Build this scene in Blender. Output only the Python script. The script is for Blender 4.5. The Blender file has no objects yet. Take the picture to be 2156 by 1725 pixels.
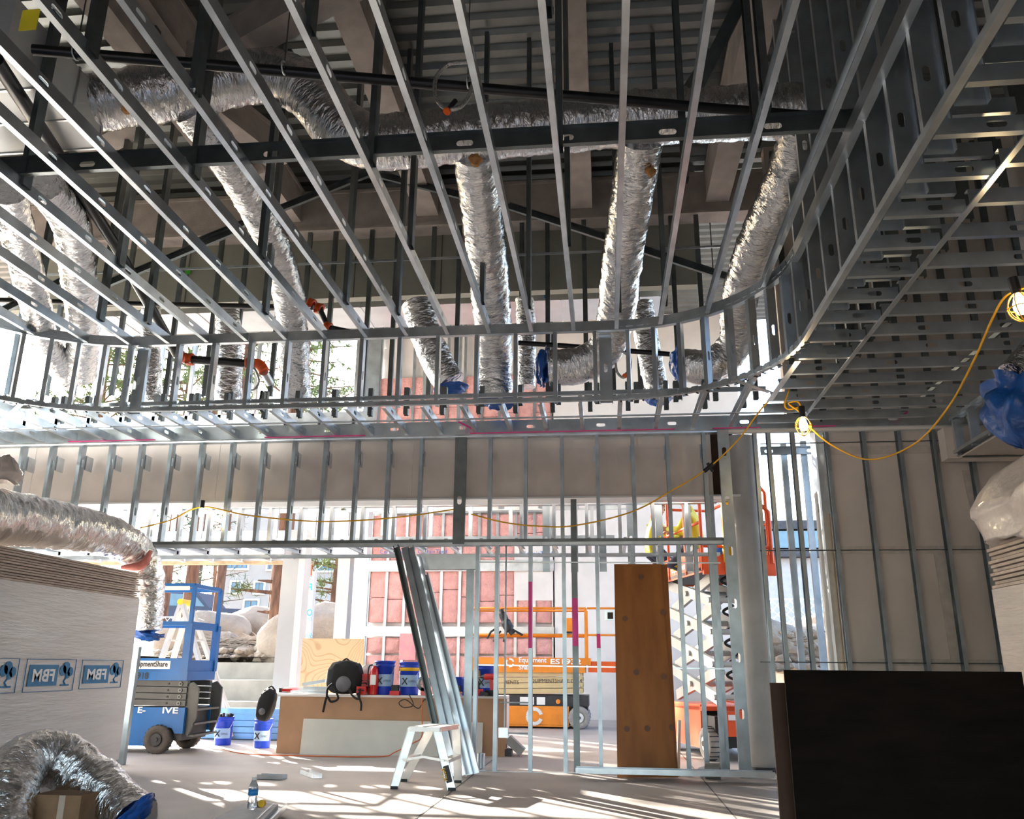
import bpy, bmesh, math, random
from mathutils import Vector, Matrix, noise
random.seed(7)
scn = bpy.context.scene
COL = scn.collection
V = Vector
R = math.radians
# ------------------------------------------------------------------ camera
F_PX, YAW, PITCH, ROLL = 1786.3, 0.1085, 0.2938, 0.0081
CAM = V((0, 0, 1.05))
_f = V((-math.sin(YAW)*math.cos(PITCH), math.cos(YAW)*math.cos(PITCH), math.sin(PITCH)))
_r = V((math.cos(YAW), math.sin(YAW), 0)); _u = _r.cross(_f)
RT = _r*math.cos(ROLL) + _u*math.sin(ROLL); UP = -_r*math.sin(ROLL) + _u*math.cos(ROLL)
cd = bpy.data.cameras.new('camera'); cam = bpy.data.objects.new('camera', cd); COL.objects.link(cam)
cd.sensor_width = 36; cd.lens = F_PX/2156*36; cd.clip_end = 500; cd.clip_start = .05
cam.matrix_world = Matrix.Translation(CAM) @ Matrix((RT, UP, -_f)).transposed().to_4x4()
scn.camera = cam
def P(x, y, X=None, Y=None, Z=None):
    """the point of the place that a sight line meets on a plane X=, Y= or Z="""
    d = _f + RT*((x-1078)/F_PX) - UP*((y-862.5)/F_PX)
    if X is not None: t = (X-CAM.x)/d.x
    elif Y is not None: t = (Y-CAM.y)/d.y
    else: t = (Z-CAM.z)/d.z
    return CAM + d*t
# ------------------------------------------------------------------ light
w = bpy.data.worlds.new('world'); scn.world = w; w.use_nodes = True
nt = w.node_tree; bg = nt.nodes['Background']
sky = nt.nodes.new('ShaderNodeTexSky'); sky.sky_type = 'NISHITA'; sky.sun_disc = False
sky.sun_elevation = R(30); sky.sun_rotation = R(-45); sky.dust_density = 2.5; sky.air_density = 1.0
nt.links.new(sky.outputs[0], bg.inputs[0]); bg.inputs[1].default_value = 0.78
sl = bpy.data.lights.new('sun', 'SUN'); so = bpy.data.objects.new('sun', sl); COL.objects.link(so)
sl.energy = 24; sl.angle = R(.6); sl.color = (1, .93, .82)
SUN_EL = R(22.5); sd = V((math.cos(SUN_EL)*.70, -math.cos(SUN_EL)*.714, -math.sin(SUN_EL)))
so.rotation_euler = sd.to_track_quat('-Z', 'Y').to_euler(); so.location = (-20, 30, 20)
vs = scn.view_settings; vs.view_transform = 'Standard'; vs.look = 'None'; vs.gamma = 1; vs.use_curve_mapping = False
vs.exposure = 1.05
scn.display_settings.display_device = 'sRGB'
# ------------------------------------------------------------------ materials
MATS = {}
def mat(name, col, rough=.6, metal=0., var=.08, vscale=6., bump=0., bscale=60., col2=None, stretch=(1,1,1), emit=0, trans=0, alpha=1, thresh=None, bdist=.01, spec=None, coat=0):
    if name in MATS: return MATS[name]
    m = bpy.data.materials.new(name); m.use_nodes = True; MATS[name] = m
    n = m.node_tree.nodes; l = m.node_tree.links; b = n['Principled BSDF']
    b.inputs['Roughness'].default_value = rough; b.inputs['Metallic'].default_value = metal
    if spec is not None: b.inputs['Specular IOR Level'].default_value = spec
    if coat: b.inputs['Coat Weight'].default_value = coat
    tc = n.new('ShaderNodeTexCoord'); mp = n.new('ShaderNodeMapping'); mp.inputs['Scale'].default_value = stretch
    l.new(tc.outputs['Object'], mp.inputs[0])
    nz = n.new('ShaderNodeTexNoise'); nz.inputs['Scale'].default_value = vscale; nz.inputs['Detail'].default_value = 6
    l.new(mp.outputs[0], nz.inputs['Vector'])
    cr = n.new('ShaderNodeValToRGB'); l.new(nz.outputs[0], cr.inputs[0])
    c = V(col[:3]); c2 = V(col2[:3]) if col2 else c*(1-var*2)
    lo, hi = thresh if thresh else (.3, .7)
    cr.color_ramp.elements[0].position = lo; cr.color_ramp.elements[1].position = hi
    cr.color_ramp.elements[0].color = (*c2, 1); cr.color_ramp.elements[1].color = (*(c if col2 else c*(1+var*.5)), 1)
    l.new(cr.outputs[0], b.inputs['Base Color'])
    if bump:
        n2 = n.new('ShaderNodeTexNoise'); n2.inputs['Scale'].default_value = bscale; n2.inputs['Detail'].default_value = 5
        l.new(mp.outputs[0], n2.inputs['Vector'])
        bp = n.new('ShaderNodeBump'); bp.inputs['Strength'].default_value = bump; bp.inputs['Distance'].default_value = bdist
        l.new(n2.outputs[0], bp.inputs['Height']); l.new(bp.outputs[0], b.inputs['Normal'])
    if emit:
        b.inputs['Emission Color'].default_value = (*c, 1); b.inputs['Emission Strength'].default_value = emit
    if trans: b.inputs['Transmission Weight'].default_value = trans
    if alpha < 1: b.inputs['Alpha'].default_value = alpha
    return m
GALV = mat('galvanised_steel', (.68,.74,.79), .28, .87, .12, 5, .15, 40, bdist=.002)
GALVS = mat('galvanised_steel_shaded', (.44,.51,.56), .36, .85, .14, 5, .15, 40, bdist=.002)  # same steel darkened, as if its faces reflected the dim room
GYPD = mat('gypsum_board_dark', (.33,.33,.28), .9, 0, .06, 3)  # darker gypsum board tone for the drop wall and left wall
GALVD = mat('galvanised_steel_deep_shade', (.20,.225,.23), .42, .85, .15, 6, .1, 50, bdist=.002)  # same steel darkened further; overhead shade is put into the colour
FOIL = mat('foil', (.80,.805,.82), .17, 1., .05, 4)
_n = FOIL.node_tree.nodes; _l = FOIL.node_tree.links; _at = _n.new('ShaderNodeAttribute'); _at.attribute_name = 'duct'
_prev = None
for _sc, _st, _ds in (((1.2,1.2,16),1,.03), ((4,4,46),1,.012)):
    _mp = _n.new('ShaderNodeMapping'); _mp.inputs['Scale'].default_value = _sc; _l.new(_at.outputs['Vector'], _mp.inputs[0])
    _nz = _n.new('ShaderNodeTexNoise'); _nz.inputs['Scale'].default_value = 1; _nz.inputs['Detail'].default_value = 4; _nz.inputs['Distortion'].default_value = .6; _l.new(_mp.outputs[0], _nz.inputs['Vector'])
    _bp = _n.new('ShaderNodeBump'); _bp.inputs['Strength'].default_value = _st; _bp.inputs['Distance'].default_value = _ds; _l.new(_nz.outputs[0], _bp.inputs['Height'])
    if _prev: _l.new(_prev.outputs[0], _bp.inputs['Normal'])
    _prev = _bp
_l.new(_prev.outputs[0], _n['Principled BSDF'].inputs['Normal'])
DECK = mat('roof_deck_metal', (.22,.23,.22), .38, .8, .1, 3)
GYP = mat('gypsum_board', (.70,.63,.575), .9, 0, .06, 3, .1, 200)
GYPL = mat('gypsum_board_pale', (.78,.725,.69), .9, 0, .05, 2, .1, 200)
MUD = mat('joint_compound', (.70,.66,.62), .9, 0, .1, 9)
STEELBEAM = mat('fireproofed_beam', (.42,.37,.335), .95, 0, .1, 5, .5, 90)
CONC = mat('concrete_floor', (.50,.455,.42), .55, 0, .14, 1.6, .2, 30, col2=(.36,.325,.30), bdist=.003, thresh=(.25,.75))
CONCW = mat('concrete_wall', (.34,.32,.28), .9, 0, .12, 3, .2, 40)
PIPE = mat('black_pipe', (.018,.018,.02), .32, .3, .1, 4)
ORANGE = mat('orange_coupling', (.75,.09,.01), .4, 0, .1, 10)
BLUEP = mat('blue_plastic', (.012,.10,.42), .3, 0, .15, 10, .6, 30, bdist=.01)
POSTP = mat('post_paint', (.46,.46,.45), .7, 0, .03, 3)
WHITEP = mat('white_paint', (.78,.78,.77), .5, 0, .03, 3)
PINK = mat('pink_insulation', (.80,.42,.38), .95, 0, .1, 5, .8, 26, col2=(.62,.30,.27), bdist=.03)
WOOD = mat('pale_wood', (.62,.45,.28), .7, 0, .2, 8, stretch=(1,8,1))
YEL = mat('yellow_cord', (.9,.48,.01), .45)
BLACK = mat('black_plastic', (.012,.012,.014), .5)
DARKM = mat('dark_steel', (.05,.05,.055), .5, .4, .2, 8)
WRAP = mat('shrink_wrap', (.66,.62,.59), .25, 0, .05, 2, .5, 7, stretch=(.6,.6,5), bdist=.02, coat=.3)
EDGE = mat('board_edges', (.60,.51,.45), .9, 0, .1, 20)
BULB = mat('lit_bulb', (1,.78,.45), .3, emit=28)
MAGENTA = mat('magenta_marking', (.90,.10,.38), .7)
# ------------------------------------------------------------------ mesh helper
class MB:
    def __init__(s): s.v = []; s.f = []; s.mi = []; s.mats = []; s.sm = []
    def m(s, mt):
        if mt not in s.mats: s.mats.append(mt)
        return s.mats.index(mt)
    def add(s, vs_, fs, mt, smooth=False):
        o = len(s.v); i = s.m(mt); s.v += [V(p) for p in vs_]
        for f in fs: s.f.append([o+k for k in f]); s.mi.append(i); s.sm.append(smooth)
        return s
    def box(s, c, size, mt, rot=None):
        c = V(c); hx, hy, hz = [d/2 for d in size]
        pts = [V((x,y,z)) for x in (-hx,hx) for y in (-hy,hy) for z in (-hz,hz)]
        if rot is not None: pts = [rot @ p for p in pts]
        return s.add([c+p for p in pts], [(0,1,3,2),(4,6,7,5),(0,4,5,1),(2,3,7,6),(0,2,6,4),(1,5,7,3)], mt)
    def span(s, a, b, mt):
        a, b = V(a), V(b); return s.box((a+b)/2, [abs(d) for d in (b-a)], mt)
    def bar(s, p0, p1, w, h, mt, up=(0,0,1)):
        p0, p1 = V(p0), V(p1); d = (p1-p0).normalized(); u = V(up)
        x = d.cross(u)
        if x.length < 1e-4: x = d.cross(V((0,1,0)))
        x.normalize(); y = x.cross(d).normalized()
        q = [x*(w/2)*a + y*(h/2)*b for a, b in ((-1,-1),(1,-1),(1,1),(-1,1))]
        return s.add([p0+k for k in q]+[p1+k for k in q], [(3,2,1,0),(4,5,6,7),(0,1,5,4),(1,2,6,5),(2,3,7,6),(3,0,4,7)], mt)
    def hexa(s, pts, mt):
        return s.add(pts, [(3,2,1,0),(4,5,6,7),(0,1,5,4),(1,2,6,5),(2,3,7,6),(3,0,4,7)], mt)
    def cyl(s, p0, p1, r, mt, n=16, r2=None, cap=True):
        p0, p1 = V(p0), V(p1); d = (p1-p0).normalized(); a = d.orthogonal().normalized(); b = d.cross(a)
        r2 = r if r2 is None else r2
        c = [(math.cos(2*math.pi*k/n), math.sin(2*math.pi*k/n)) for k in range(n)]
        vv = [p0+(a*x+b*y)*r for x,y in c]+[p1+(a*x+b*y)*r2 for x,y in c]
        s.add(vv, [(k,(k+1)%n,n+(k+1)%n,n+k) for k in range(n)], mt, True)
        if cap:
            s.add(vv[:n], [tuple(range(n))[::-1]], mt); s.add(vv[n:], [tuple(range(n))], mt)
        return s
    def lathe(s, c, prof, mt, n=20, axis=(0,0,1)):
        c = V(c); d = V(axis).normalized(); a = d.orthogonal().normalized(); b = d.cross(a); vv = []
        for r, z in prof: vv += [c+d*z+(a*math.cos(2*math.pi*k/n)+b*math.sin(2*math.pi*k/n))*r for k in range(n)]
        fs = [(i*n+k, i*n+(k+1)%n, (i+1)*n+(k+1)%n, (i+1)*n+k) for i in range(len(prof)-1) for k in range(n)]
        return s.add(vv, fs, mt, True)
    def tube(s, pts, r, mt, n=8, fn=None, closed=False, caps=True):
        pts = [V(p) for p in pts]; m_ = len(pts); vv = []; a = None
        for i, p in enumerate(pts):
            if closed: d = pts[(i+1)%m_]-pts[i-1]
            else: d = pts[min(i+1,m_-1)]-pts[max(i-1,0)]
            d.normalize()
            if a is None: a = d.orthogonal().normalized()
            a = (a-d*a.dot(d)).normalized(); b = d.cross(a)
            rr = r[i] if isinstance(r,(list,tuple)) else r
            for k in range(n):
                t = 2*math.pi*k/n; dr = (a*math.cos(t)+b*math.sin(t))
                q = rr if fn is None else rr*fn(p+dr*rr, i, t)
                vv.append(p+dr*q)
        L = m_ if closed else m_-1
        fs = [(i*n+k, i*n+(k+1)%n, ((i+1)%m_)*n+(k+1)%n, ((i+1)%m_)*n+k) for i in range(L) for k in range(n)]
        s.add(vv, fs, mt, True)
        if caps and not closed:
            s.add(vv[:n], [tuple(range(n))[::-1]], mt); s.add(vv[-n:], [tuple(range(n))], mt)
        return s
    def prism(s, poly, off, mt):
        n = len(poly); poly = [V(p) for p in poly]; off = V(off)
        return s.add(poly+[p+off for p in poly], [tuple(range(n))[::-1], tuple(range(n,2*n))]+[(k,(k+1)%n,n+(k+1)%n,n+k) for k in range(n)], mt)
    def plate(s, o, u, v, W, H, t, holes, mt):
        """board W x H in directions u, v with thin depth t; none of the holes here"""
        o,u,v = V(o),V(u).normalized(),V(v).normalized(); nrm = u.cross(v)*t
        return s.hexa([o,o+u*W,o+u*W+v*H,o+v*H,o+nrm,o+u*W+nrm,o+u*W+v*H+nrm,o+v*H+nrm], mt)
    def stud(s, p0, p1, u, w=.092, fl=.041, mt=None, holes=True, sp=.6, off=.3, lip=.008, flip=1, hl=.10, hw=.038):
        """C stud: web on the line p0-p1 spreading along u, flanges to one side"""
        mt = mt or GALV; p0, p1, u = V(p0), V(p1), V(u).normalized(); d = p1-p0; L = d.length; d.normalize()
        u = (u-d*u.dot(d)).normalized(); n = d.cross(u)*flip
        h = w/2
        for sg in (-1, 1):
            a, b = p0+u*h*sg, p1+u*h*sg
            s.add([a, b, b+n*fl, a+n*fl], [(0,1,2,3)], mt)
            if lip: s.add([a+n*fl, b+n*fl, b+n*fl-u*lip*sg, a+n*fl-u*lip*sg], [(0,1,2,3)], mt)
        q = lambda t, x: p0+d*t+u*x
        t = 0.; k = off
        while holes and k+hl/2+.03 < L:
            t0, t1 = k-hl/2-.02, k+hl/2+.02
            if t0 > t: s.add([q(t,-h),q(t0,-h),q(t0,h),q(t,h)], [(0,1,2,3)], mt)
            r = hw/2; inner = []; outer = []; N = 6
            for i in range(N+1):
                an = -math.pi/2+math.pi*i/N; inner.append((k+hl/2-r+r*math.cos(an), r*math.sin(an)))
            for i in range(N+1):
                an = math.pi/2+math.pi*i/N; inner.append((k-hl/2+r+r*math.cos(an), r*math.sin(an)))
            for (tt, x) in inner[:N+1]:
                outer.append((t1, max(-h, min(h, x*h/r))))
            for (tt, x) in inner[N+1:]:
                outer.append((t0, max(-h, min(h, x*h/r))))
            m2 = len(inner)
            s.add([q(*i) for i in inner]+[q(*o_) for o_ in outer], [(i,(i+1)%m2,m2+(i+1)%m2,m2+i) for i in range(m2)], mt)
            t = t1; k += sp
        s.add([q(t,-h),q(L,-h),q(L,h),q(t,h)], [(0,1,2,3)], mt)
        return s
    def track(s, p0, p1, u, w=.095, fl=.035, mt=None, flip=1):
        return s.stud(p0, p1, u, w, fl, mt, False, lip=0, flip=flip)
    def build(s, name, parent=None, kind=None, label=None, cat=None, group=None):
        o0 = V((0,0,0))
        if parent is not None:
            r_ = parent
            while r_.parent: r_ = r_.parent
            o0 = r_.location
        me = bpy.data.meshes.new(name); me.from_pydata([tuple(p-o0) for p in s.v], [], s.f)
        for m_ in s.mats: me.materials.append(m_)
        me.polygons.foreach_set('material_index', s.mi); me.polygons.foreach_set('use_smooth', s.sm); me.update()
        o = bpy.data.objects.new(name, me); COL.objects.link(o)
        if parent is not None: o.parent = parent
        for k_, v_ in (('kind',kind),('label',label),('category',cat),('group',group)):
            if v_: o[k_] = v_
        return o
def thing(name, loc, label=None, cat=None, group=None, kind=None):
    o = bpy.data.objects.new(name, None); COL.objects.link(o); o.location = loc; o.empty_display_size = .1
    for k_, v_ in (('kind',kind),('label',label),('category',cat),('group',group)):
        if v_: o[k_] = v_
    return o
def spline(pts, n=10):
    """Catmull-Rom through points"""
    pts = [V(p) for p in pts]; q = [pts[0]*2-pts[1]]+pts+[pts[-1]*2-pts[-2]]; out = []
    for i in range(1, len(q)-2):
        a,b,c,d = q[i-1:i+3]
        for k in range(n):
            t = k/n; out.append(.5*((2*b)+(c-a)*t+(2*a-5*b+4*c-d)*t*t+(3*b-a-3*c+d)*t**3))
    out.append(pts[-1]); return out
FONTS = {}
def text(s, o, u, v, size, mt, parent, name='lettering', ex=.0015, flipx=False, width=None, label=None, bold=False):
    """raised or flat print: words starting at o, along u, standing along v"""
    cu = bpy.data.curves.new('t', 'FONT'); cu.body = s; cu.size = 1; cu.extrude = 0; cu.resolution_u = 3
    if bold: cu.offset = .025
    ob = bpy.data.objects.new('t', cu); COL.objects.link(ob); bpy.context.view_layer.update()
    me = bpy.data.meshes.new_from_object(ob); bpy.data.objects.remove(ob); bpy.data.curves.remove(cu)
    u, v = V(u).normalized(), V(v).normalized(); nn = u.cross(v)
    xs = [p.co.x for p in me.vertices]; x0, x1 = min(xs), max(xs)
    sx = width/(x1-x0) if width else size
    mb = MB(); vv = []
    for p in me.vertices:
        x = (p.co.x-x0); x = (x1-x0-x) if flipx else x
        vv.append(V(o)+u*x*sx+v*p.co.y*size+nn*ex)
    mb.add(vv, [tuple(f.vertices) for f in me.polygons], mt)
    bpy.data.meshes.remove(me)
    return mb.build(name, parent, label=label)
def copy_tree(o, parent=None):
    c = o.copy(); COL.objects.link(c)
    if parent is not None: c.parent = parent
    for ch in list(o.children): copy_tree(ch, c)
    return c
# ================================================================== SETTING
ZL, ZU, PY = 3.62, 4.38, 9.45            # low ceiling, tray ceiling, partition plane
mb = MB(); mb.span((-13,-4.2,-.2), (8,19.2,0), CONC); floor_o = mb.build('floor', kind='structure')
# joints cut in the slab
def strip(name, a, b, w, mt, parent=None, z=.002):
    m_ = MB(); a, b = V(a), V(b); d = (b-a).normalized(); s_ = V((-d.y, d.x, 0))*w/2
    m_.add([a-s_, b-s_, b+s_, a+s_], [(0,1,2,3)], mt); return m_.build(name, parent, kind=None if parent else 'structure')
JOINT = mat('slab_joint', (.13,.12,.11), .9)
a0, b0 = P(960,1660,Z=0), P(875,1725,Z=0)
for a, b in ((a0+(a0-b0)*3, b0+(b0-a0)*4), (P(1495,1660,Z=0)+(P(1495,1660,Z=0)-P(1550,1725,Z=0))*2, P(1550,1725,Z=0)+(P(1550,1725,Z=0)-P(1495,1660,Z=0))*4)):
    a.z = b.z = .003; strip('slab_joint', a, b, .012, JOINT, floor_o)
# roof deck, ribs across the room
def deck(name, x0, x1, y0, y1, z, parent=None):
    m_ = MB(); pitch = .24; pr = [(0,0),(.10,0),(.125,.06),(.205,.06),(.24,0)]
    y = y0
    vv = []; 
    while y < y1:
        for a, h in pr[:-1]: vv.append((y+a, z+h))
        y += pitch
    vv.append((y, z))
    n = len(vv); m_.add([(x0,a,b) for a,b in vv]+[(x1,a,b) for a,b in vv], [(k,k+1,n+k+1,n+k) for k in range(n-1)], DECK)
    m_.span((x0,y0,z+.12), (x1,y,z+.3), DECK)
    return m_.build(name, parent, kind=None if parent else 'structure')
ceil = deck('ceiling', -13, 8, -4.2, 10.6, 7.6)
deck('upper_deck', -13, 8, 10.6, 19.2, 9.0, ceil)
# beams under the deck
def ibeam(p0, p1, w, h, mt, parent, name='beam'):
    m_ = MB(); p0, p1 = V(p0), V(p1)
    m_.bar(p0, p1, w*.92, h-.06, mt); t = V((0,0,h/2-.02))
    m_.bar(p0+t, p1+t, w, .05, mt); m_.bar(p0-t, p1-t, w, .05, mt)
    return m_.build(name, parent)
zb = 7.2
for xa, ya in ((1205,100), (1580,120), (765,100), (330,60)):
    q = P(xa, ya, Z=zb-.2); ibeam((q.x,-4,zb), (q.x,10.5,zb), .3, .5, STEELBEAM, ceil)
for a, b in (((480,95),(700,-30)), ((250,40),(470,330)), ((470,230),(560,300)), ((215,285),(300,235))):
    p, q = P(*a, Z=6.7), P(*b, Z=6.7); d = (q-p)*.35; ibeam(p-d, q+d, .26, .34, STEELBEAM, ceil, 'brace_beam')
ibeam((-13,10.3,7.1), (8,10.3,7.1), .3, .6, STEELBEAM, ceil, 'girder')
# walls around
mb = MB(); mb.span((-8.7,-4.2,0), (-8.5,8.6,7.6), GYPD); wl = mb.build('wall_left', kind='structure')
mb = MB()
for x0, x1, z0, z1 in ((-8.5,5.6,2.8,7.6), (-8.5,-6.0,0,2.8), (3.2,5.6,0,2.8)): mb.span((x0,-4.2,z0), (x1,-4.0,z1), GYP)
mb.build('wall_front', kind='structure')
mb = MB(); mb.span((5.6,-4.2,0), (5.8,9.7,7.6), GYP); wr = mb.build('wall_side', kind='structure')
m2 = MB()
for k in range(22):
    m2.stud((5.55, .4+k*.42, 3.7), (5.55, .4+k*.42, 7.5), (1,0,0))
m2.build('stud_row', wr, kind='stuff')
mb = MB(); mb.span((2.2,9.95,3.75), (5.6,10.1,7.6), GYP); wu = mb.build('wall_upper', kind='structure')
for i in range(11):
    m_ = MB(); m_.stud((2.3+i*.31,9.9,3.75), (2.3+i*.31,9.9,7.5), (1,0,0), .07, .05, GALVD, holes=False); m_.build('stud', wu)
# gypsum clad drop under the upper deck
xe = P(1470,500,Y=10.5).x
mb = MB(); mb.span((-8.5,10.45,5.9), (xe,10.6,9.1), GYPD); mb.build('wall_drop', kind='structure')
drop = bpy.data.objects['wall_drop']
for xx in range(-7, 2): 
    m2 = MB(); m2.span((xx*1.22+.3,10.443,5.9), (xx*1.22+.315,10.45,7.5), JOINT); m2.build('board_joint', drop)
NOTE = mat('green_note', (.07,.45,.03), .8); NOTEY = mat('yellow_note', (.7,.6,.02), .8)
for (x, y) in ((1224,433), (735,556), (930,463), (395,570)):
    q = P(x, y, Y=10.43); m2 = MB(); m2.box(q, (.10,.004,.11), NOTE); m2.build('paper_note', drop, label='small green paper note')
# back room: gypsum board on the right, pink insulation between studs on the left
BY = 18.7
xp0, xp1, xr = P(772,1300,Y=BY).x, P(1165,1300,Y=BY).x, P(1588,1300,Y=BY).x
mb = MB(); mb.span((xp1,BY,0), (xr,BY+.2,9), GYPL); mb.span((P(1083,1200,Y=BY).x,BY-.005,P(1100,1265,Y=BY).z), (xp1,BY+.1,P(1100,1150,Y=BY).z), GYPL)
wb = mb.build('wall_back', kind='structure')
mb = MB(); mb.span((xp0,BY+.16,0), (xp1,BY+.2,9), GYPL); mb.build('sheathing_panel', wb)
n = round((xp1-xp0)/.42); st = (xp1-xp0)/n
rows = [(0.05,1.25),(1.3,1.62),(1.95,3.1),(3.15,4.3),(4.6,5.6),(5.65,7.6)]
rng = random.Random(3)
def batt(x0, x1, z0, z1):
    m_ = MB(); nx, nz = 5, 8; g = []
    for j in range(nz+1):
        for i in range(nx+1):
            e = min(i, nx-i)*min(j, nz-j) > 0
            yy = BY+.05 - (.035+.03*noise.noise(V((x0*3+i, z0*5+j, 1)))) * (1 if e else .2)
            g.append((x0+(x1-x0)*i/nx, yy, z0+(z1-z0)*j/nz))
    m_.add(g, [(j*(nx+1)+i, j*(nx+1)+i+1, (j+1)*(nx+1)+i+1, (j+1)*(nx+1)+i) for j in range(nz) for i in range(nx)], PINK, True)
    m_.span((x0,BY+.055,z0), (x1,BY+.15,z1), PINK)
    return m_.build('insulation_batt', wb)
FILM = mat('pale_film', (.75,.62,.60), .3, 0, .1, 8, .6, 20)
for k in range(n):
    xa = xp0+k*st
    for r0, r1 in rows:
        zc = (r0+r1)/2; cut = rng.uniform(.35,.65)
        if r1-r0 > .9: batt(xa+.03, xa+st-.03, r0, r0+(r1-r0)*cut-.006); batt(xa+.03, xa+st-.03, r0+(r1-r0)*cut+.006, r1)
        else: batt(xa+.03, xa+st-.03, r0, r1)
for k in range(n+1):
    m2 = MB(); m2.stud((xp0+k*st,BY,0), (xp0+k*st,BY,9), (1,0,0), .06, .09, holes=False); m2.build('stud', wb)
for ya, yb in ((1320,1341), (1180,1203), (1062,1080)):
    m2 = MB(); z0, z1 = P(1000,yb,Y=BY-.05).z, P(1000,ya,Y=BY-.05).z; m2.span((xp0-.3,BY-.06,z0), (xp1+.02,BY-.045,z1), GALV); m2.build('steel_band', wb)
m2 = MB(); q = P(855,1365,Y=BY-.1)
m2.box(P(858,1362,Y=BY-.07), (.36,.01,.55), mat('pink_spray',(.80,.28,.32),.8,0,.1,5,col2=(.72,.36,.34))); m2.build('painted_patch', wb)
BLUEINK = mat('blue_print', (.02,.16,.5), .6)
for x, y in ((1100,1170), (800,1166), (880,1166)):
    q = P(x, y, Y=BY-.08); text('CertainTeed', q, (1,0,0), (0,0,1), .13, BLUEINK, wb)
# ------------------------------------------------------------------ ceiling of the tray: joists, strongbacks, hangers
XR = 1.655; RC = 1.5; XC = XR-RC; YF = 8.19; YC = YF-RC; XLc = P(268,862,Z=ZL).x; XLe = XLc-RC
def yend(x, zshift=0):
    if x > XC: return YC+math.sqrt(max(0, RC*RC-(x-XC)**2)) if x < XR else YC
    if x < XLc: return YC+math.sqrt(max(0, RC*RC-(XLc-x)**2)) if x > XLe else YC
    return YF
tray = thing('tray_ceiling_frame', (XC, YF, ZU), 'large upper ceiling grid of parallel galvanised joists with rounded rim', 'ceiling frame')
js = P(1327,0,Z=ZU).x; sp = (P(1327,0,Z=ZU).x-P(792,0,Z=ZU).x)/3
joists = []
k = 3
while True:
    x = js+sp*k; k -= 1
    if x < XLe+.1: break
    if x > XR-.05: continue
    joists.append(x)
    m_ = MB(); m_.stud((x, -1.2, ZU+.046), (x, yend(x)-.01, ZU+.046), (0,0,1), .092, .041, GALV, flip=-1, off=.35+(k%3)*.07, sp=.61)
    m_.build('joist', tray)
def outline(n=14, x_left=True, back=0.):
    pts = [V((XR,-1.2,0)), V((XR,YC,0))]
    for i in range(1, n+1):
        a = math.pi/2*i/n; pts.append(V((XC+RC*math.cos(a), YC+RC*math.sin(a), 0)))
    for i in range(0, n+1):
        a = math.pi/2+math.pi/2*i/n; pts.append(V((XLc+RC*math.cos(a), YC+RC*math.sin(a), 0)))
    pts.append(V((XLe,-1.2,0)))
    return pts
def sweep(pts, prof, mt):
    """prof: (outward offset, z) poly line"""
    m_ = MB(); nrm = []
    for i, p in enumerate(pts):
        d = (pts[min(i+1,len(pts)-1)]-pts[max(i-1,0)]).normalized(); nrm.append(V((d.y,-d.x,0)))
    k = len(prof); vv = []
    for p, n_ in zip(pts, nrm):
        for o_, z in prof: q = p+n_*o_; vv.append((q.x,q.y,z))
    m_.add(vv, [(i*k+j, i*k+j+1, (i+1)*k+j+1, (i+1)*k+j) for i in range(len(pts)-1) for j in range(k-1)], mt)
    return m_
OL = outline()
sweep(OL, [(.04,ZU+.1),(0,ZU+.1),(0,ZU-.005),(.06,ZU-.005)], GALV).build('rim_track', tray)
sweep(OL, [(0,ZL+.045),(0,ZL+.0),(.042,ZL+.0),(.042,ZL+.04)], GALV).build('lower_track', tray)
# tabs of the flexible curved track
m_ = MB()
for c0, a0_ in ((V((XC,YC,0)),0), (V((XLc,YC,0)),math.pi/2)):
    for i in range(22):
        a = a0_+math.pi/2*(i+.5)/22
        for z in (ZL+.03, ZU+.05):
            p = c0+V((math.cos(a),math.sin(a),0))*(RC-.004); p.z = z
            m_.box(p, (.006,.07,.045), GALV, Matrix.Rotation(a,3,'Z'))
        p = c0+V((math.cos(a),math.sin(a),0))*(RC+.05); p.z = ZL-.004
        m_.box(p, (.04,.018,.006), DARKM, Matrix.Rotation(a,3,'Z'))
m_.build('track_tabs', tray, kind='stuff')
# studs of the upstand
xs = []
x = P(1258,790,Y=YF).x
while x > XLc+.1:
    m_ = MB(); m_.stud((x,YF+.05,ZL), (x,YF+.05,ZU+.1), (0,1,0), .092, .041, flip=1, holes=True, off=.35); m_.build('stud', tray); x -= .41
for c0, a0_ in ((V((XC,YC,0)),0), (V((XLc,YC,0)),math.pi/2)):
    for i in range(9):
        a = a0_+math.pi/2*(i+.4)/9; rd = V((math.cos(a),math.sin(a),0)); p = c0+rd*(RC+.05)
        m_ = MB(); m_.stud(p+V((0,0,ZL)), p+V((0,0,ZU+.1)), rd, .092, .041, off=.35); m_.build('stud', tray)
for px in (1276, 285):
    q = P(px,790,Y=YF+.02); m_ = MB(); m_.stud((q.x,YF+.1,ZL), (q.x,YF+.1,ZU), (1,0,0), .13, .05, off=.38); m_.build('wide_stud', tray)
y = 6.9
while y > -.8:
    m_ = MB(); m_.stud((XR+.13,y,ZL), (XR+.13,y,7.5), (1,0,0), .15, .045, GALV, off=.5, sp=1.2, flip=-1); m_.build('tall_stud', tray)
    y -= .406
# strongbacks laid over the joists
yb = P(750,322,Z=ZU+.1).y
ya_ = P(1760,277,Z=ZU+.1).y
for q0, q1 in (((-8.2, yb+.05), (XR+.35, ya_)),):
    m_ = MB(); m_.stud((q0[0],q0[1],ZU+.17), (q1[0],q1[1],ZU+.17), (0,0,1), .15, .041, GALVD, sp=.7, off=.3, hl=.12, hw=.045); m_.build('strongback', tray)
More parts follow.
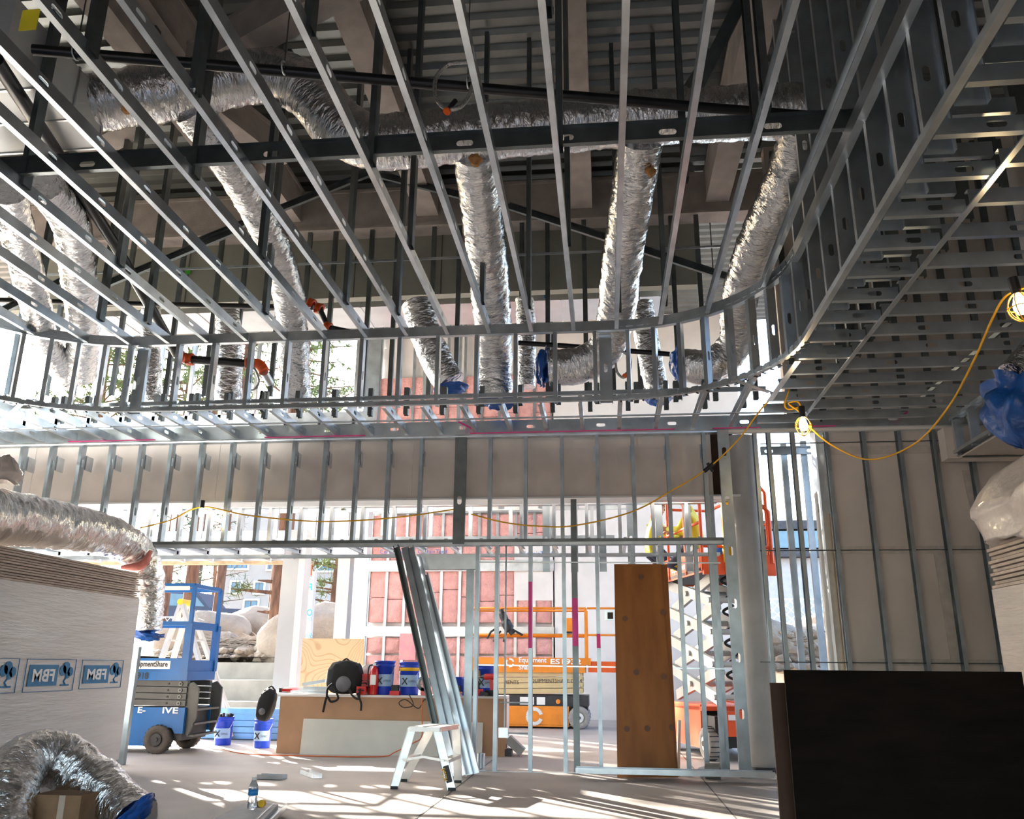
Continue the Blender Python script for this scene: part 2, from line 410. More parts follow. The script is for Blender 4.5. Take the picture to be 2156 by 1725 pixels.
# hangers
def near_joist(x): return min(joists, key=lambda j: abs(j-x))
hang = [(207,112),(415,373),(74,393),(232,561),(551,541),(669,64),(784,345),(868,521),(1192,314),(1204,514),(1172,25),(1117,647),(834,661),(1594,236),(1609,303),(232,674),(100,694),(316,681),(1436,380),(350,200),(560,660),(690,640),(980,640),(1300,655),(1440,640)]
for i, (x, y) in enumerate(hang):
    q = P(x, y, Z=ZU+.03); X = near_joist(q.x)+.025
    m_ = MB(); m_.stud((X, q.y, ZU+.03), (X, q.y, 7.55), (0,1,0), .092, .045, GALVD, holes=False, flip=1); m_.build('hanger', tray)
# ------------------------------------------------------------------ low ring ceiling around the tray
ring = thing('low_ceiling_frame', (3.2, 5, ZL), 'lower flat ceiling grid of galvanised joists around the upper tray', 'ceiling frame')
y = 9.16; i = 0
while y > .4:
    m_ = MB(); m_.stud((XR+.05,y,ZL+.047), (2.17,y,ZL+.047), (0,0,1), .092, .041, GALV, off=.3, sp=3, flip=-1); m_.build('short_joist', ring)
    m_ = MB(); m_.stud((2.14,y-.11,ZL+.047), (5.55,y-.11,ZL+.047), (0,0,1), .092, .041, GALV, off=.45+.2*(i%2), sp=.62, flip=-1); m_.build('joist', ring)
    if y < 8.2:
        m_ = MB(); m_.stud((XR+.15,y-.2,ZL+.30), (XR+.15+.42+.05*(i%2),y-.2,ZL+.30), (0,0,1), .092, .041, GALV, holes=False, flip=-1); m_.build('blocking', ring)
        m_ = MB(); m_.stud((XR+.62,y-.15,ZL+.1), (XR+.62,y-.15,5.4), (1,0,0), .10, .041, GALVD, holes=False); m_.build('hanger', ring)
    y -= .406; i += 1
for x, w_ in ((2.155,.035),):
    m_ = MB(); m_.span((x-w_/2,-.5,ZL-.012), (x+w_/2,9.3 if w_<.05 else YC+.5,ZL-.002), GALV); m_.build('edge_strip', ring)
for ex in (3.4, 4.6):
    m_ = MB(); m_.stud((ex,-.2,ZL+.2), (ex,9.3,ZL+.2), (0,0,1), .04, .02, GALVD, holes=False); m_.build('carrier', ring)
x = XR-.2
while x > -9:
    yy = yend(x)+.1 if x > XLe else .4
    m_ = MB(); m_.stud((x,yy,ZL+.047), (x,9.38,ZL+.047), (0,0,1), .092, .041, GALV, off=.3, flip=-1); m_.build('joist', ring)
    if x > XLe:
        m_ = MB(); m_.stud((x+.1,8.9,ZL+.1), (x+.1,8.9,ZL+.42), (0,1,0), .06, .05, GALVD, holes=False); m_.build('stub', ring)
        m_ = MB(); m_.stud((x+.18,8.62,ZL+.1), (x+.18,8.62,ZL+.32), (0,1,0), .06, .05, GALVD, holes=False); m_.build('stub', ring)
    x -= .41
m_ = MB(); m_.span((-8.4,8.72,ZL-.012), (XR+.5,8.76,ZL-.002), GALV); m_.build('edge_strip', ring)
m_ = MB(); m_.span((-8.4,8.3,ZL+.10), (XR,8.34,ZL+.14), GALV); m_.build('cross_strip', ring)
m_ = MB(); m_.stud((-8.5,9.36,ZL+.07), (5.5,9.36,ZL+.07), (0,0,1), .16, .06, GALV, sp=.8, off=.5, flip=-1); m_.build('shiny_header', ring)
for xa, xb, ya, yb2 in ((1360,1440,964-8,890),):
    pass
for a, b in (((1892,880),(1920,862)), ((965,888),(1000,906))):
    p, q = P(a[0],a[1],Y=9.27), P(b[0],b[1],Y=9.27); m_ = MB(); m_.bar(p, q, .01, .02, MAGENTA); m_.build('pink_mark', ring)
for xa, xb in ((990,1420), (1500,1600), (150,330), (560,770), (1680,1760)):
    p, q = P(xa,905,Y=9.32), P(xb,905,Y=9.32); m_ = MB(); m_.span((p.x,9.29,ZL-.014), (q.x,9.33,ZL-.008), MAGENTA); m_.build('chalk_line', ring)
# left diagonal braces on the curve
for a, b in (((0,893),(45,850)), ((1545,800),(1620,826)), ((1620,845),(1680,760))):
    m_ = MB(); m_.bar(P(*a,Z=ZL-.02), P(*b,Z=ZL-.02), .05, .008, GALV); m_.build('brace_strip', ring)
# kickers and diagonal braces high behind the tray
brc = thing('brace_frame', (-2, 9.3, 5.6), 'long diagonal galvanised kicker braces crossing high behind the tray ceiling', 'bracing')
for a, b, y in (((1070,435),(1530,585),9.3), ((800,370),(1075,440),9.4), ((420,510),(775,368),9.3), ((130,640),(490,490),9.2), ((1500,105),(1400,260),6.5), ((1560,0),(1470,180),5.2), ((0,660),(200,560),9.0)):
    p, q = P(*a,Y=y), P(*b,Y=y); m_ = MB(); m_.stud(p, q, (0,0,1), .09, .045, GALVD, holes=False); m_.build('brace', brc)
for i, x in enumerate(range(90, 1500, 62)):
    q0, q1 = P(x+(i*37)%23, 420, Y=10.2), P(x+(i*37)%23, 700, Y=10.2)
    m_ = MB(); m_.stud((q0.x,10.2,q1.z-.9), (q0.x,10.2,7.0), (1,0,0), .06, .05, GALVD, holes=False); m_.build('tall_stud', brc)
m_ = MB(); m_.bar((-8,10.1,P(900,545,Y=10.1).z), (1.6,10.1,P(900,545,Y=10.1).z), .02, .03, GALV); m_.build('bridging', brc)
# ------------------------------------------------------------------ soffit face and partition under it
zt = 3.6; zs = P(900,1143,Y=PY).z
sof = thing('soffit_frame', (-2, PY, zs), 'long soffit frame of short galvanised studs over the opening', 'soffit frame')
xl, xr_ = -8.5, P(1541,1141,Y=PY).x
m_ = MB(); m_.track((xl,PY+.046,zt), (xr_+.1,PY+.046,zt), (0,1,0), flip=1); m_.build('top_track', sof)
m_ = MB(); m_.track((xl,PY+.046,zs), (xr_,PY+.046,zs), (0,1,0), flip=-1); m_.span((xl,PY-.003,zs), (xr_,PY,zs+.035), GALVD); m_.build('bottom_track', sof)
tops = [1035,1110,1187,1262,1338,1412,1490]
sx = [P(t,1000,Y=PY).x for t in tops]
x = P(888,1000,Y=PY).x; step = .385
while x > xl: sx.append(x); x -= step
for x in sx:
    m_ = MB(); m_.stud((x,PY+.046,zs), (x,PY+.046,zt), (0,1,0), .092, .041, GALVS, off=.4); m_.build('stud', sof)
    m_ = MB(); m_.bar((x-.03,PY+.13,zt-.28), (x-.03,PY+.13,zt-.10), .055, .004, GALV, up=(0,1,0)); m_.span((x-.03,PY+.09,zt-.28), (x-.027,PY+.3,zt-.10), GALV); m_.build('clip_angle', sof)
q = P(969,1000,Y=PY); m_ = MB(); m_.stud((q.x,PY-.01,zs-.02), (q.x,PY-.01,zt), (1,0,0), .135, .04, GALVD, off=.5, sp=.9, hl=.1, hw=.05); m_.build('wide_stud', sof)
m_ = MB(); m_.track((xl,10.5,zs), (xr_,10.5,zs), (0,1,0), flip=-1); m_.build('back_track', sof)
x = xl+.2
while x < xr_:
    m_ = MB(); m_.stud((x,PY+.09,zs+.03), (x,10.5,zs+.03), (0,0,1), .06, .035, GALV, holes=False); m_.build('tie', sof)
    m_ = MB(); m_.stud((x,10.5,zs), (x,10.5,3.1), (0,1,0), .092, .041, GALV, off=.3); m_.build('back_stud', sof)
    x += .406
m_ = MB(); m_.track((xl,10.5,2.98), (xr_,10.5,2.98), (0,1,0), flip=1); m_.build('back_top_track', sof)
# boarded beam behind the soffit studs
zb0, zb1 = P(900,1050,Y=9.78).z, 3.74
be = P(1500,1000,Y=9.78).x
m_ = MB(); m_.span((xl,9.78,zb0), (be,10.08,zb1), GYP); beam = m_.build('boarded_beam', label='grey-beige gypsum-boarded beam behind the soffit studs', cat='beam')
for i in range(5):
    m_ = MB(); m_.span((be-1.1-i*2.44,9.775,zb0), (be-1.09-i*2.44,9.78,zb1), MUD); m_.build('board_seam', beam)
m_ = MB(); m_.span((xl,9.76,zb0-.02), (be+.3,10.1,zb0), WHITEP); m_.build('bottom_plate', beam)
m_ = MB(); q = P(1517,980,Y=9.9); m_.span((be+.01,9.9,zb0+.01), (q.x+.16,10.1,zb1), DARKM)
RUST = mat('rusted_steel', (.06,.03,.02), .8, .2, .3, 10)
m_ = MB(); m_.span((be+.01,9.9,zb0+.01), (q.x+.16,10.3,zb1), RUST)
for i in range(5): m_.cyl((q.x,9.9,zb0+.12+i*.14), (q.x,9.87,zb0+.12+i*.14), .02, DARKM, 6)
m_.build('bolted_plate', beam, label='dark rusty bolted steel end plate')
# partition
par = thing('partition_frame', (0, PY, 0), 'open stud partition standing in front of the orange lift', 'stud wall')
fx = lambda x, y=1610: P(x, y, Y=PY).x
for x in (1001,1045,1120,1195,1270,1350,1414,1456,1494):
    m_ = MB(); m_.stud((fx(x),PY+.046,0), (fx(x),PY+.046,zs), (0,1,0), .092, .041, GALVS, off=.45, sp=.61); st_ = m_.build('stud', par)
    if x in (1120,1270): 
        z0, z1 = P(x,1365,Y=PY).z, P(x,1225 if x==1120 else 1335,Y=PY).z
        m2 = MB(); m2.span((fx(x)-.041,PY-.003,z0), (fx(x),PY-.001,z1), MAGENTA); m2.build('painted_band', st_)
m_ = MB(); m_.stud((fx(1214),PY+.12,0), (fx(1214),PY+.12,zs+.5), (1,0,0), .065, .05, GALVD, holes=False); st_ = m_.build('stud', par)
m2 = MB(); m2.span((fx(1214)-.03,PY+.115,P(1214,1360,Y=PY).z), (fx(1214)+.03,PY+.118,P(1214,1258,Y=PY).z), MAGENTA); m2.build('painted_band', st_)
m_ = MB(); m_.stud((fx(978),PY+.1,0), (fx(978),PY+.1,zs-.25), (1,0,0), .085, .05, GALVS, holes=False); m_.build('door_stud', par)
m_ = MB(); q0, q1 = P(885,1200,Y=PY+.1), P(1008,1168,Y=PY+.1); m_.span((q0.x,PY+.08,q0.z), (q1.x,PY+.1,q1.z), GALV); m_.span((q0.x,PY+.08,q0.z), (q1.x,PY+.2,q0.z+.004), GALV); m_.build('door_header', par)
m_ = MB(); m_.track((fx(985),PY+.046,.004), (fx(1562),PY+.046,.004), (0,1,0), flip=-1); m_.build('floor_track', par)
for y in (1182, 1402):
    z = P(1200,y,Y=PY).z; m_ = MB(); m_.bar((fx(1000),PY+.05,z), (fx(1545),PY+.05,z-.02), .014, .014, GALV); m_.build('bridging', par)
for ya, yb, xa, xb in ((1480,1480,1050,1118),(1545,1545,1050,1118)):
    z = P(1080,ya,Y=PY).z; m_ = MB(); m_.cyl((fx(xa),PY+.03,z), (fx(xb),PY+.03,z), .008, GALVS, 8); m_.build('conduit', par)
m_ = MB(); q = P(1060,1543,Y=PY+.02); m_.box(q, (.1,.05,.1), GALV); m_.cyl(q+V((.01,0,.05)), (q.x+.01,q.y,zs-.02), .01, GALVS, 8); m_.build('outlet_box', par)
m_ = MB(); q = P(1283,1297,Y=PY+.02); m_.box(q, (.1,.05,.1), GALV); m_.box(q+V((.01,-.026,0)), (.06,.004,.07), DARKM); m_.build('outlet_box', par)
# corner posts
for x, dx, yy in ((1550,.14,PY-.12), ):
    a = P(1571,1642,Y=PY-.1); m_ = MB(); m_.stud((a.x,PY-.1,0), (a.x,PY-.1,3.6), (1,0,0), .12, .05, GALVS, off=.6, sp=.55, hl=.1, hw=.05); m_.build('corner_stud', par)
for i, x in enumerate((1530,1541)):
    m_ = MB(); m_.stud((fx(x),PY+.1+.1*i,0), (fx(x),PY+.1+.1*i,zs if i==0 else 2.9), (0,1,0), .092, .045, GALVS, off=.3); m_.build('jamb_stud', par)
m_ = MB(); m_.track((be-.6,10.0,2.92), (be+.25,10.0,2.92), (0,1,0)); m_.build('sill_track', par)
for i in range(6):
    m_ = MB(); m_.stud((be-2.0+i*.36,10.9,2.2), (be-2.0+i*.36,10.9,3.4), (1,0,0), .092, .041, GALVS, off=.4); m_.build('far_stud', par)
# bundle of leaning studs
lean = thing('leaning_studs', P(975,1640,Z=0), 'bundle of long galvanised studs leaning behind the stepladder', 'steel studs')
a, b = P(838,1152,Y=PY-.12), P(968,1636,Z=0)
for i, (dt, db, w_, mt_) in enumerate((((-.01,0,0),(-.13,0,0),.06,GALVD), ((.07,.02,0),(-.05,0,0),.075,GALV), ((.14,.03,0),(.02,.02,0),.085,GALV), ((.22,.05,-.1),(.08,.1,0),.06,GALV), ((.30,.1,-.3),(.13,.2,0),.09,GALV))):
    m_ = MB(); m_.stud(b+V(db)+V((0,0,.01)), a+V(dt), (1,0,.1), w_, .07, mt_, holes=False, lip=.012, flip=1 if i%2 else -1); m_.build('steel_stud', lean)
# ------------------------------------------------------------------ right wall in the partition plane
wr2x0, wr2x1 = P(1748,1000,Y=PY+.12).x, 5.6
mb = MB(); mb.span((wr2x0,PY+.12,0), (wr2x1,PY+.25,3.62), GYPL); wright = mb.build('wall_right', kind='structure')
for y0, y1 in ((938,955), (1150,1166), (1388,1402)):
    z0, z1 = P(1900,y1,Y=PY+.11).z, P(1900,y0,Y=PY+.11).z; m2 = MB(); m2.span((wr2x0,PY+.112,z0), (5.5,PY+.12,z1), MUD); m2.build('taped_joint', wright)
for (xa, ya), (xb, yb2) in (((1978,1165),(2015,1392)), ((2038,990),(2060,1100))):
    p, q = P(xa,ya,Y=PY+.115), P(xb,yb2,Y=PY+.115); m2 = MB(); m2.bar(p, q, .12, .008, MUD, up=(0,1,0)); m2.build('taped_joint', wright)
for x in (1612,1642,1695,1769,1850,1928,2004,2083):
    X = P(x,1152,Y=PY).x; m2 = MB(); m2.stud((X,PY+.046,0), (X,PY+.046,3.6), (0,1,0), .092, .041, GALVS, off=.45, sp=.6, hl=.09, hw=.03); m2.build('stud', wright)
    # slots seen from the front on the face side
m2 = MB(); m2.track((P(1560,1000,Y=PY).x,PY+.046,3.6), (5.5,PY+.046,3.6), (0,1,0)); m2.span((P(1530,1000,Y=PY).x,PY-.04,3.58), (5.5,PY+.02,3.62), WHITEP); m2.build('top_track', wright)
for y in (928,1157,1396):
    z = P(1850,y,Y=PY).z; m2 = MB(); m2.cyl((P(1600,y,Y=PY+.05).x,PY+.05,z), (5.5,PY+.05,z), .006, GALVD, 6); m2.build('bridging_rod', wright)
for x, y in ((1600,10.3), (1668,10.4), (1712,10.3)):
    X = P(x,1152,Y=y).x; m2 = MB(); m2.stud((X,y,0), (X,y,3.7), (1,0,0), .07, .05, GALVS, holes=False); m2.build('stud', wright)
z = P(1690,950,Y=10.3).z; m2 = MB(); m2.stud((P(1600,950,Y=10.3).x,10.28,z), (P(1740,950,Y=10.3).x,10.28,z), (0,0,1), .1, .04, GALVS, off=.1, sp=.5); m2.build('header_stud', wright)
m2 = MB(); m2.span((wr2x0-.09,PY+.25,0), (wr2x0+.02,PY+.5,3.7), GALV); m2.build('jamb_post', wright)
m2 = MB(); m2.span((wr2x0-.02,PY+.10,0), (wr2x0+.0,PY+.26,2.7), WOOD); m2.build('wood_strip', wright)
# box bulkhead on the right
bh = thing('box_bulkhead', P(2080,960,Y=7.6), 'small open-framed box bulkhead with a boarded bottom at upper right', 'bulkhead')
# ledge boards
zq0, zq1 = P(1980,970,Y=9.3).z, P(1980,905,Y=9.3).z
X0 = P(1980,940,Y=9.35).x
m2 = MB(); m2.span((X0,9.2,zq0), (5.5,9.38,zq1), GYPL); m2.build('gypsum_face', bh)
zA, zB = P(2015,960,Y=9.2).z, P(2012,890,Y=9.2).z
Xb = P(2022,960,Y=9.15).x
for z in (zA+.02, zB+.05):
    m2 = MB(); m2.track((Xb,9.2,z), (Xb,6.2,z), (1,0,0), .09, .035, flip=1 if z<3.4 else -1); m2.build('track', bh)
yq = 9.15
while yq > 6.1:
    m2 = MB(); m2.stud((Xb+.02,yq,zA), (Xb+.02,yq,zB+.08), (1,0,0), .09, .041, GALV, holes=False); m2.build('stud', bh); yq -= .4
m2 = MB(); m2.span((Xb,6.2,zA-.03), (Xb+1.6,9.2,zA-.015), GYP); m2.build('soffit_board', bh)
m2 = MB(); m2.stud((Xb,9.1,zA+.0), (Xb+1.4,9.1,zA+.0), (0,0,1), .09, .041, GALVD, off=.2); m2.build('track', bh)
# column and standpipe
q = P(1590,1640,Z=0); qc = V((P(1591,1400,Y=9.95).x, 9.95, 0))
m2 = MB(); m2.lathe(qc, [(.0,0),(.178,0),(.178,3.66),(0,3.66)], mat('column_paint', (.60,.58,.56), .8, 0, .08, 3, .1, 100), 40); col_ = m2.build('column', label='pale grey round column beside the corner studs', cat='column')
m2 = MB(); m2.lathe(qc+V((0,0,.0)), [(.20,0),(.20,.05),(.178,.055)], DARKM, 32); m2.build('base_ring', col_)
PVC = mat('white_pvc', (.80,.78,.74), .35, 0, .03, 3)
pa, pb = P(1724,1037,Y=9.9), P(1750,1400,Y=9.9)
m2 = MB(); m2.cyl((pb.x,9.0+.9,0), (pa.x,9.9,pa.z), .052, PVC, 24); m2.cyl((pa.x,9.9,pa.z), (pa.x,9.9,pa.z+.002), .045, DARKM, 20); pp = m2.build('plastic_standpipe', label='tall white plastic pipe standing by the window studs', cat='pipe')
text('LINE', P(1722,1062,Y=9.84), (0,0,-1), (1,0,0), .05, DARKM, pp)
# ------------------------------------------------------------------ exterior wall on the left: storefront opening below, studs above
EY = 13.7; xE0, xE1 = -14, P(640,1300,Y=EY).x
zh = P(450,1188,Y=EY).z
wx = thing('wall_window', (xE1, EY, 0), kind='structure')
m2 = MB(); m2.span((xE0,EY,zh), (xE1+.05,EY+.15,zh+.05), WOOD); m2.build('wood_header', wx)
m2 = MB(); m2.span((xE0,EY-.0,zh+.05), (xE1,EY+.15,zh+.55), GALV); m2.build('steel_header', wx)
x = xE0
while x < P(770,700,Y=EY).x+2.2:
    m2 = MB(); m2.stud((x,EY,zh+.5 if x < xE1 else 3.1), (x,EY,9), (1,0,0), .06, .06, GALV, holes=False); m2.build('stud', wx); x += .61
m2 = MB(); m2.span((xE0,EY,5.0), (xE1+1.0,EY+.1,5.25), GALV); m2.build('girt', wx)
m2 = MB(); m2.span((xE0,EY,7.0), (xE1+2.0,EY+.1,7.3), GALV); m2.build('girt', wx)
q0 = P(577,1460,Y=EY-.3).x; q1 = P(612,1460,Y=EY-.3).x
m2 = MB(); m2.span((q0,EY-.4,0), (q1,EY-.1,zh+.5), POSTP); m2.span((q1,EY-.4,0), (q1+.1,EY-.1,zh+.5), GYPL); m2.build('white_post', wx)
q0 = P(636,1300,Y=EY+1.2).x; q1 = P(655,1300,Y=EY+1.2).x; HW = mat('house_wrap', (.80,.80,.80), .6, 0, .05, 3, .2, 10)
m2 = MB(); m2.span((q0,EY+1.2,0), (q1,EY+1.35,zh), HW); hw_ = m2.build('wrapped_post', wx)
CY = mat('cyan_print', (.02,.35,.65), .6)
for s_, y in (('SEAL',1222), ('RE',1243), ('OR',1297), ('OPRA',1308), ('SEAL',1343)):
    q = P(655 if False else 637, y, Y=EY+1.19); text(s_, q, (1,0,0), (0,0,1), .17 if len(s_)==2 else .1, CY, hw_, flipx=True, width=.17, bold=len(s_)==2)
m2 = MB(); m2.box(P(649,1200,Y=EY+1.1), (.13,.05,.2), ORANGE); m2.build('orange_tape', hw_)
q0, q1 = P(704,1300,Y=17).x, P(730,1300,Y=17).x
m2 = MB(); m2.span((q0,17,0), (q1,17.3,3.2), POSTP); m2.build('white_post', wx)
m2 = MB(); m2.span((P(636,1165,Y=17).x,16.9,P(700,1172,Y=17).z), (P(775,1165,Y=17).x,17.2,4.1), GYPL); m2.build('lintel', wx)
m2 = MB(); m2.span((xp0-.35,BY-.05,0), (xp0,BY+.1,9), GALV); m2.build('end_post', wx)
# framed outer bulkhead
m_ = MB(); zo = zh+.02
ob = thing('outer_bulkhead_frame', (-7, 12.5, zh), 'pale metal bulkhead joists with a wood edge over the left opening', 'bulkhead')
x = xE0+5
while x < xE1:
    m2 = MB(); m2.stud((x,12.65,zh+.1), (x,EY-.02,zh+.1), (0,0,1), .15, .041, GYPL, off=.3, holes=False); m2.build('joist', ob); x += .5
m2 = MB(); m2.span((-9,12.6,zh+.02), (xE1,12.65,zh+.2), GALV); m2.build('rim', ob)
m2 = MB(); m2.stud((-9,11.3,zh+.03), (xE1+5.0,11.3,zh+.03), (0,1,0), .09, .04, GALV, holes=False); m2.build('rim', ob)
for k in range(16):
    x = -8.4+k*.55
    m2 = MB(); m2.stud((x,11.4,zh+.05), (x,11.4,3.9), (1,0,0), .05, .04, GALV, holes=False); m2.build('hanger', ob)
    if k%2: m2 = MB(); m2.bar((x,11.4,3.5), (x+.45,11.5,3.5+.2), .05, .05, GALV); m2.build('blocking', ob)
# far low ceiling bits seen between the studs
for z, y in ((3.3,12.4), (4.0,12.9)):
    m2 = MB(); m2.stud((-9,y,z), (0.5,y,z), (0,0,1), .09, .04, GALV, off=.3); m2.build('runner', ob)
# ================================================================== DUCTS AND PIPES
def foil_duct(name, pts, r, label, group=None, n=44, amp=.085, parent=None, mt=None):
    pts = spline(pts, 14); L = [0]
    for a, b in zip(pts, pts[1:]): L.append(L[-1]+(b-a).length)
    N = max(10, int(L[-1]/.016)); out = []; j = 0; rr = []
    for i in range(N+1):
        s = L[-1]*i/N
        while j < len(L)-2 and L[j+1] < s: j += 1
        t = (s-L[j])/max(1e-6, L[j+1]-L[j]); out.append(pts[j].lerp(pts[j+1], t))
        rr.append(r if not isinstance(r, tuple) else r[0]+(r[1]-r[0])*i/N)
    sd_ = random.random()*50
    def fn(p, i, t):
        ph = i*.016
        q = V((ph*9, math.cos(t)*1.4, math.sin(t)*1.4+sd_))
        a = noise.noise(q); b = noise.noise(V((ph*30, math.cos(t)*2.5, math.sin(t)*2.5+sd_)))
        c = abs(noise.noise(V((ph*14+math.cos(t), math.cos(t)*4, math.sin(t)*4+sd_))))
        return 1+amp*(.9*a+.5*b-.8*c+.25)
    m_ = MB(); m_.tube(out, rr, mt or FOIL, n, fn, caps=True)
    o = m_.build(name, parent) if parent else m_.build(name, label=label, cat='duct', group=group)
    at = o.data.attributes.new('duct', 'FLOAT_VECTOR', 'POINT'); buf = []
    for i in range(len(o.data.vertices)):
        j_, k_ = divmod(i if i < (N+1)*n else (i-(N+1)*n) % n, n); t_ = 2*math.pi*k_/n; buf += [math.cos(t_)+sd_, math.sin(t_), j_*.016]
    at.data.foreach_set('vector', buf)
    return o
Q = lambda x, y, Y: P(x, y, Y=Y)
TORN = mat('torn_insulation', (.55,.27,.10), .95, 0, .2, 12, .8, 30)
def torn(x, y, Y, s, parent):
    q = P(x, y, Y=Y); m_ = MB(); N = 12; rg = random.Random(x)
    ring_ = [(math.cos(2*math.pi*k/N)*s*(.6+.6*rg.random()), math.sin(2*math.pi*k/N)*s*(.5+.6*rg.random())) for k in range(N)]
    m_.add([q+V((0,-.03,0))]+[q+RT*a+UP*b for a, b in ring_]+[q+RT*a*.9+UP*b*.9+V((0,.05,0)) for a, b in ring_], [(0,1+k,1+(k+1)%N) for k in range(N)]+[(1+k,1+N+k,1+N+(k+1)%N,1+(k+1)%N) for k in range(N)], TORN)
    m_.build('torn_patch', parent, label='torn brown insulation patch')
trunkA = foil_duct('foil_trunk_duct', [Q(60,235,5.7), Q(200,215,5.9), Q(380,190,6.1), Q(540,160,6.3), Q(640,185,6.35), Q(715,265,6.35), Q(800,300,6.35), Q(1000,280,6.4), Q(1400,245,6.5), Q(1750,232,6.6), Q(2000,215,6.7)], (.25,.235), 'wide foil trunk duct running across above the joists with a sharp bend', amp=.06)
torn(1000,333,6.15,.06,trunkA); torn(262,228,5.7,.03,trunkA)
dcts = [
 ([Q(1000,320,6.5), Q(1012,420,7.0), Q(1025,540,7.6), Q(1035,650,8.3), Q(1040,745,8.9), Q(1040,835,9.0)], .20, 'foil branch duct dropping from trunk at the centre, bright with horizontal creases', (1375,390)),
 ([Q(1350,290,6.6), Q(1330,420,7.2), Q(1308,560,7.9), Q(1298,660,8.5), Q(1270,740,8.8), Q(1215,770,8.9), Q(1155,775,8.9)], .20, 'foil branch duct with turned end and blue bag, right of centre', None),
 ([Q(1690,270,6.6), Q(1650,390,7.1), Q(1590,520,7.8), Q(1555,640,8.5), Q(1550,720,9.0), Q(1500,770,9.1), Q(1440,770,9.2)], .19, 'foil branch duct dropping at right beside the curved track', None),
 ([Q(405,235,6.2), Q(475,330,6.6), Q(545,450,7.3), Q(595,570,8.0), Q(615,680,8.6), Q(622,840,9.0)], .17, 'long foil branch duct from the left bend of the trunk', None),
 ([Q(90,385,6.0), Q(150,470,6.7), Q(165,580,7.5), Q(175,680,8.2), Q(170,790,8.8)], .17, 'foil duct hanging at far left, nearer the middle', None),
 ([Q(15,400,6.0), Q(45,520,6.8), Q(75,640,7.6), Q(95,720,8.2), Q(150,800,8.9)], .15, 'foil duct hanging at far left edge, curling under its neighbour', None),
 ([Q(878,640,9.6), Q(895,700,9.6), Q(920,760,9.6), Q(948,808,9.6)], .19, 'short leaning foil duct with blue cap left of the centre duct', None),
 ([Q(1105,630,10.2), Q(1108,700,10.2), Q(1108,815,10.2)], .12, 'narrow straight foil duct just right of the centre duct', None),
 ([Q(1350,640,10.2), Q(1362,720,10.2), Q(1385,835,10.2)], .15, 'foil duct with blue cap below the curved track', None),
 ([Q(480,650,10.2), Q(482,740,10.2), Q(480,850,10.2)], .17, 'upright foil duct behind the orange elbow pipe', None),
 ([Q(318,650,10.2), Q(318,740,10.2), Q(320,850,10.2)], .13, 'narrow upright foil duct left of the black elbow pipe', None)]
dobj = []
for pts, r, lb, tr in dcts: dobj.append(foil_duct('foil_duct', pts, r, lb))
torn(508,372,6.75,.07,dobj[3]); torn(1370,358,6.7,.05,dobj[1])
def bag(name, c, r, label, parent=None, axis=(0,0,-1), sq=.6, mt=None, n=22, amp=.3):
    c = V(c); d = V(axis).normalized(); a = d.orthogonal().normalized(); b = d.cross(a); m_ = MB(); rows_ = 12; vv = []
    for i in range(rows_+1):
        f = i/rows_
        rad = math.sqrt(max(0,1-f*f))*1.02 if f>.2 else 1.05+.05*math.sin(f*20)
        for k in range(n):
            t = 2*math.pi*k/n; dr = a*math.cos(t)+b*math.sin(t); q = rad*r*(1+amp*noise.noise(V((c.x*3+math.cos(t)*2, c.z*3+math.sin(t)*2, f*4))))
            vv.append(c+dr*q+d*(f*r*sq+.03*noise.noise(V((t*3,f*5,c.x)))))
    m_.add(vv, [(i*n+k, i*n+(k+1)%n, (i+1)*n+(k+1)%n, (i+1)*n+k) for i in range(rows_) for k in range(n)], mt or BLUEP, True)
    return m_.build(name, parent, label=label if parent is None else None)
for c, r, ax, d in ((Q(950,815,9.6),.19,(.1,0,-1),6), (Q(1052,842,9.0),.18,(0,0,-1),0), (Q(1386,838,10.2),.16,(0,0,-1),8), (Q(1150,775,8.9),.21,(-1,0,.1),1), (Q(1432,765,9.2),.19,(-1,0,0),2)):
    o = bag('blue_end_bag', c, r, '', dobj[d], ax)
# rectangular ducts
SHEET = mat('sheet_metal', (.72,.73,.74), .33, .95, .06, 3, .15, 12)
rd = thing('sheet_metal_duct', Q(900,620,10.9), 'long rectangular sheet metal duct under the dark boarded wall', 'duct')
xs_ = [P(x,618,Y=10.75).x for x in (-60,250,420,590,760,845,920,1000,1180,1390)]
z0, z1 = P(900,642,Y=10.75).z, P(900,590,Y=10.75).z
for a, b in zip(xs_, xs_[1:]):
    m_ = MB(); m_.span((a+.005,10.75,z0), (b-.005,11.5,z1), SHEET); m_.build('duct_section', rd)
    m_ = MB(); m_.span((b-.012,10.735,z0-.012), (b+.012,11.5,z1+.01), SHEET); m_.build('flange', rd)
m_ = MB(); q = P(1147,608,Y=10.72); m_.bar(q+V((-.02,0,.16)), q+V((.03,0,-.14)), .07, .004, mat('blue_tape',(.02,.25,.6),.6), up=(0,1,0)); m_.build('blue_tape', rd)
p = [P(-60,140,Z=5.3), P(30,100,Z=5.3), P(205,300,Z=5.3), P(-60,330,Z=5.3)]
zb_ = 5.3; x0_, x1_ = -8.3, P(195,300,Z=zb_).x; y0_, y1_ = P(20,110,Z=zb_).y, P(150,315,Z=zb_).y
rd2 = thing('sheet_metal_plenum', (x0_, y0_, zb_), 'bright white-faced sheet metal plenum box high at left edge', 'duct')
k = 0; ns = 3
for i in range(ns):
    a = y0_+(y1_-y0_)*i/ns; b = y0_+(y1_-y0_)*(i+1)/ns
    m_ = MB(); m_.span((x0_,a+.004,zb_), (x1_,b-.004,zb_+.5), mat('white_sheet',(.78,.80,.80),.45,.3,.05,3)); m_.build('plenum_section', rd2)
    m_ = MB(); m_.span((x0_,b-.01,zb_-.01), (x1_+.01,b+.01,zb_+.51), SHEET); m_.build('flange', rd2)
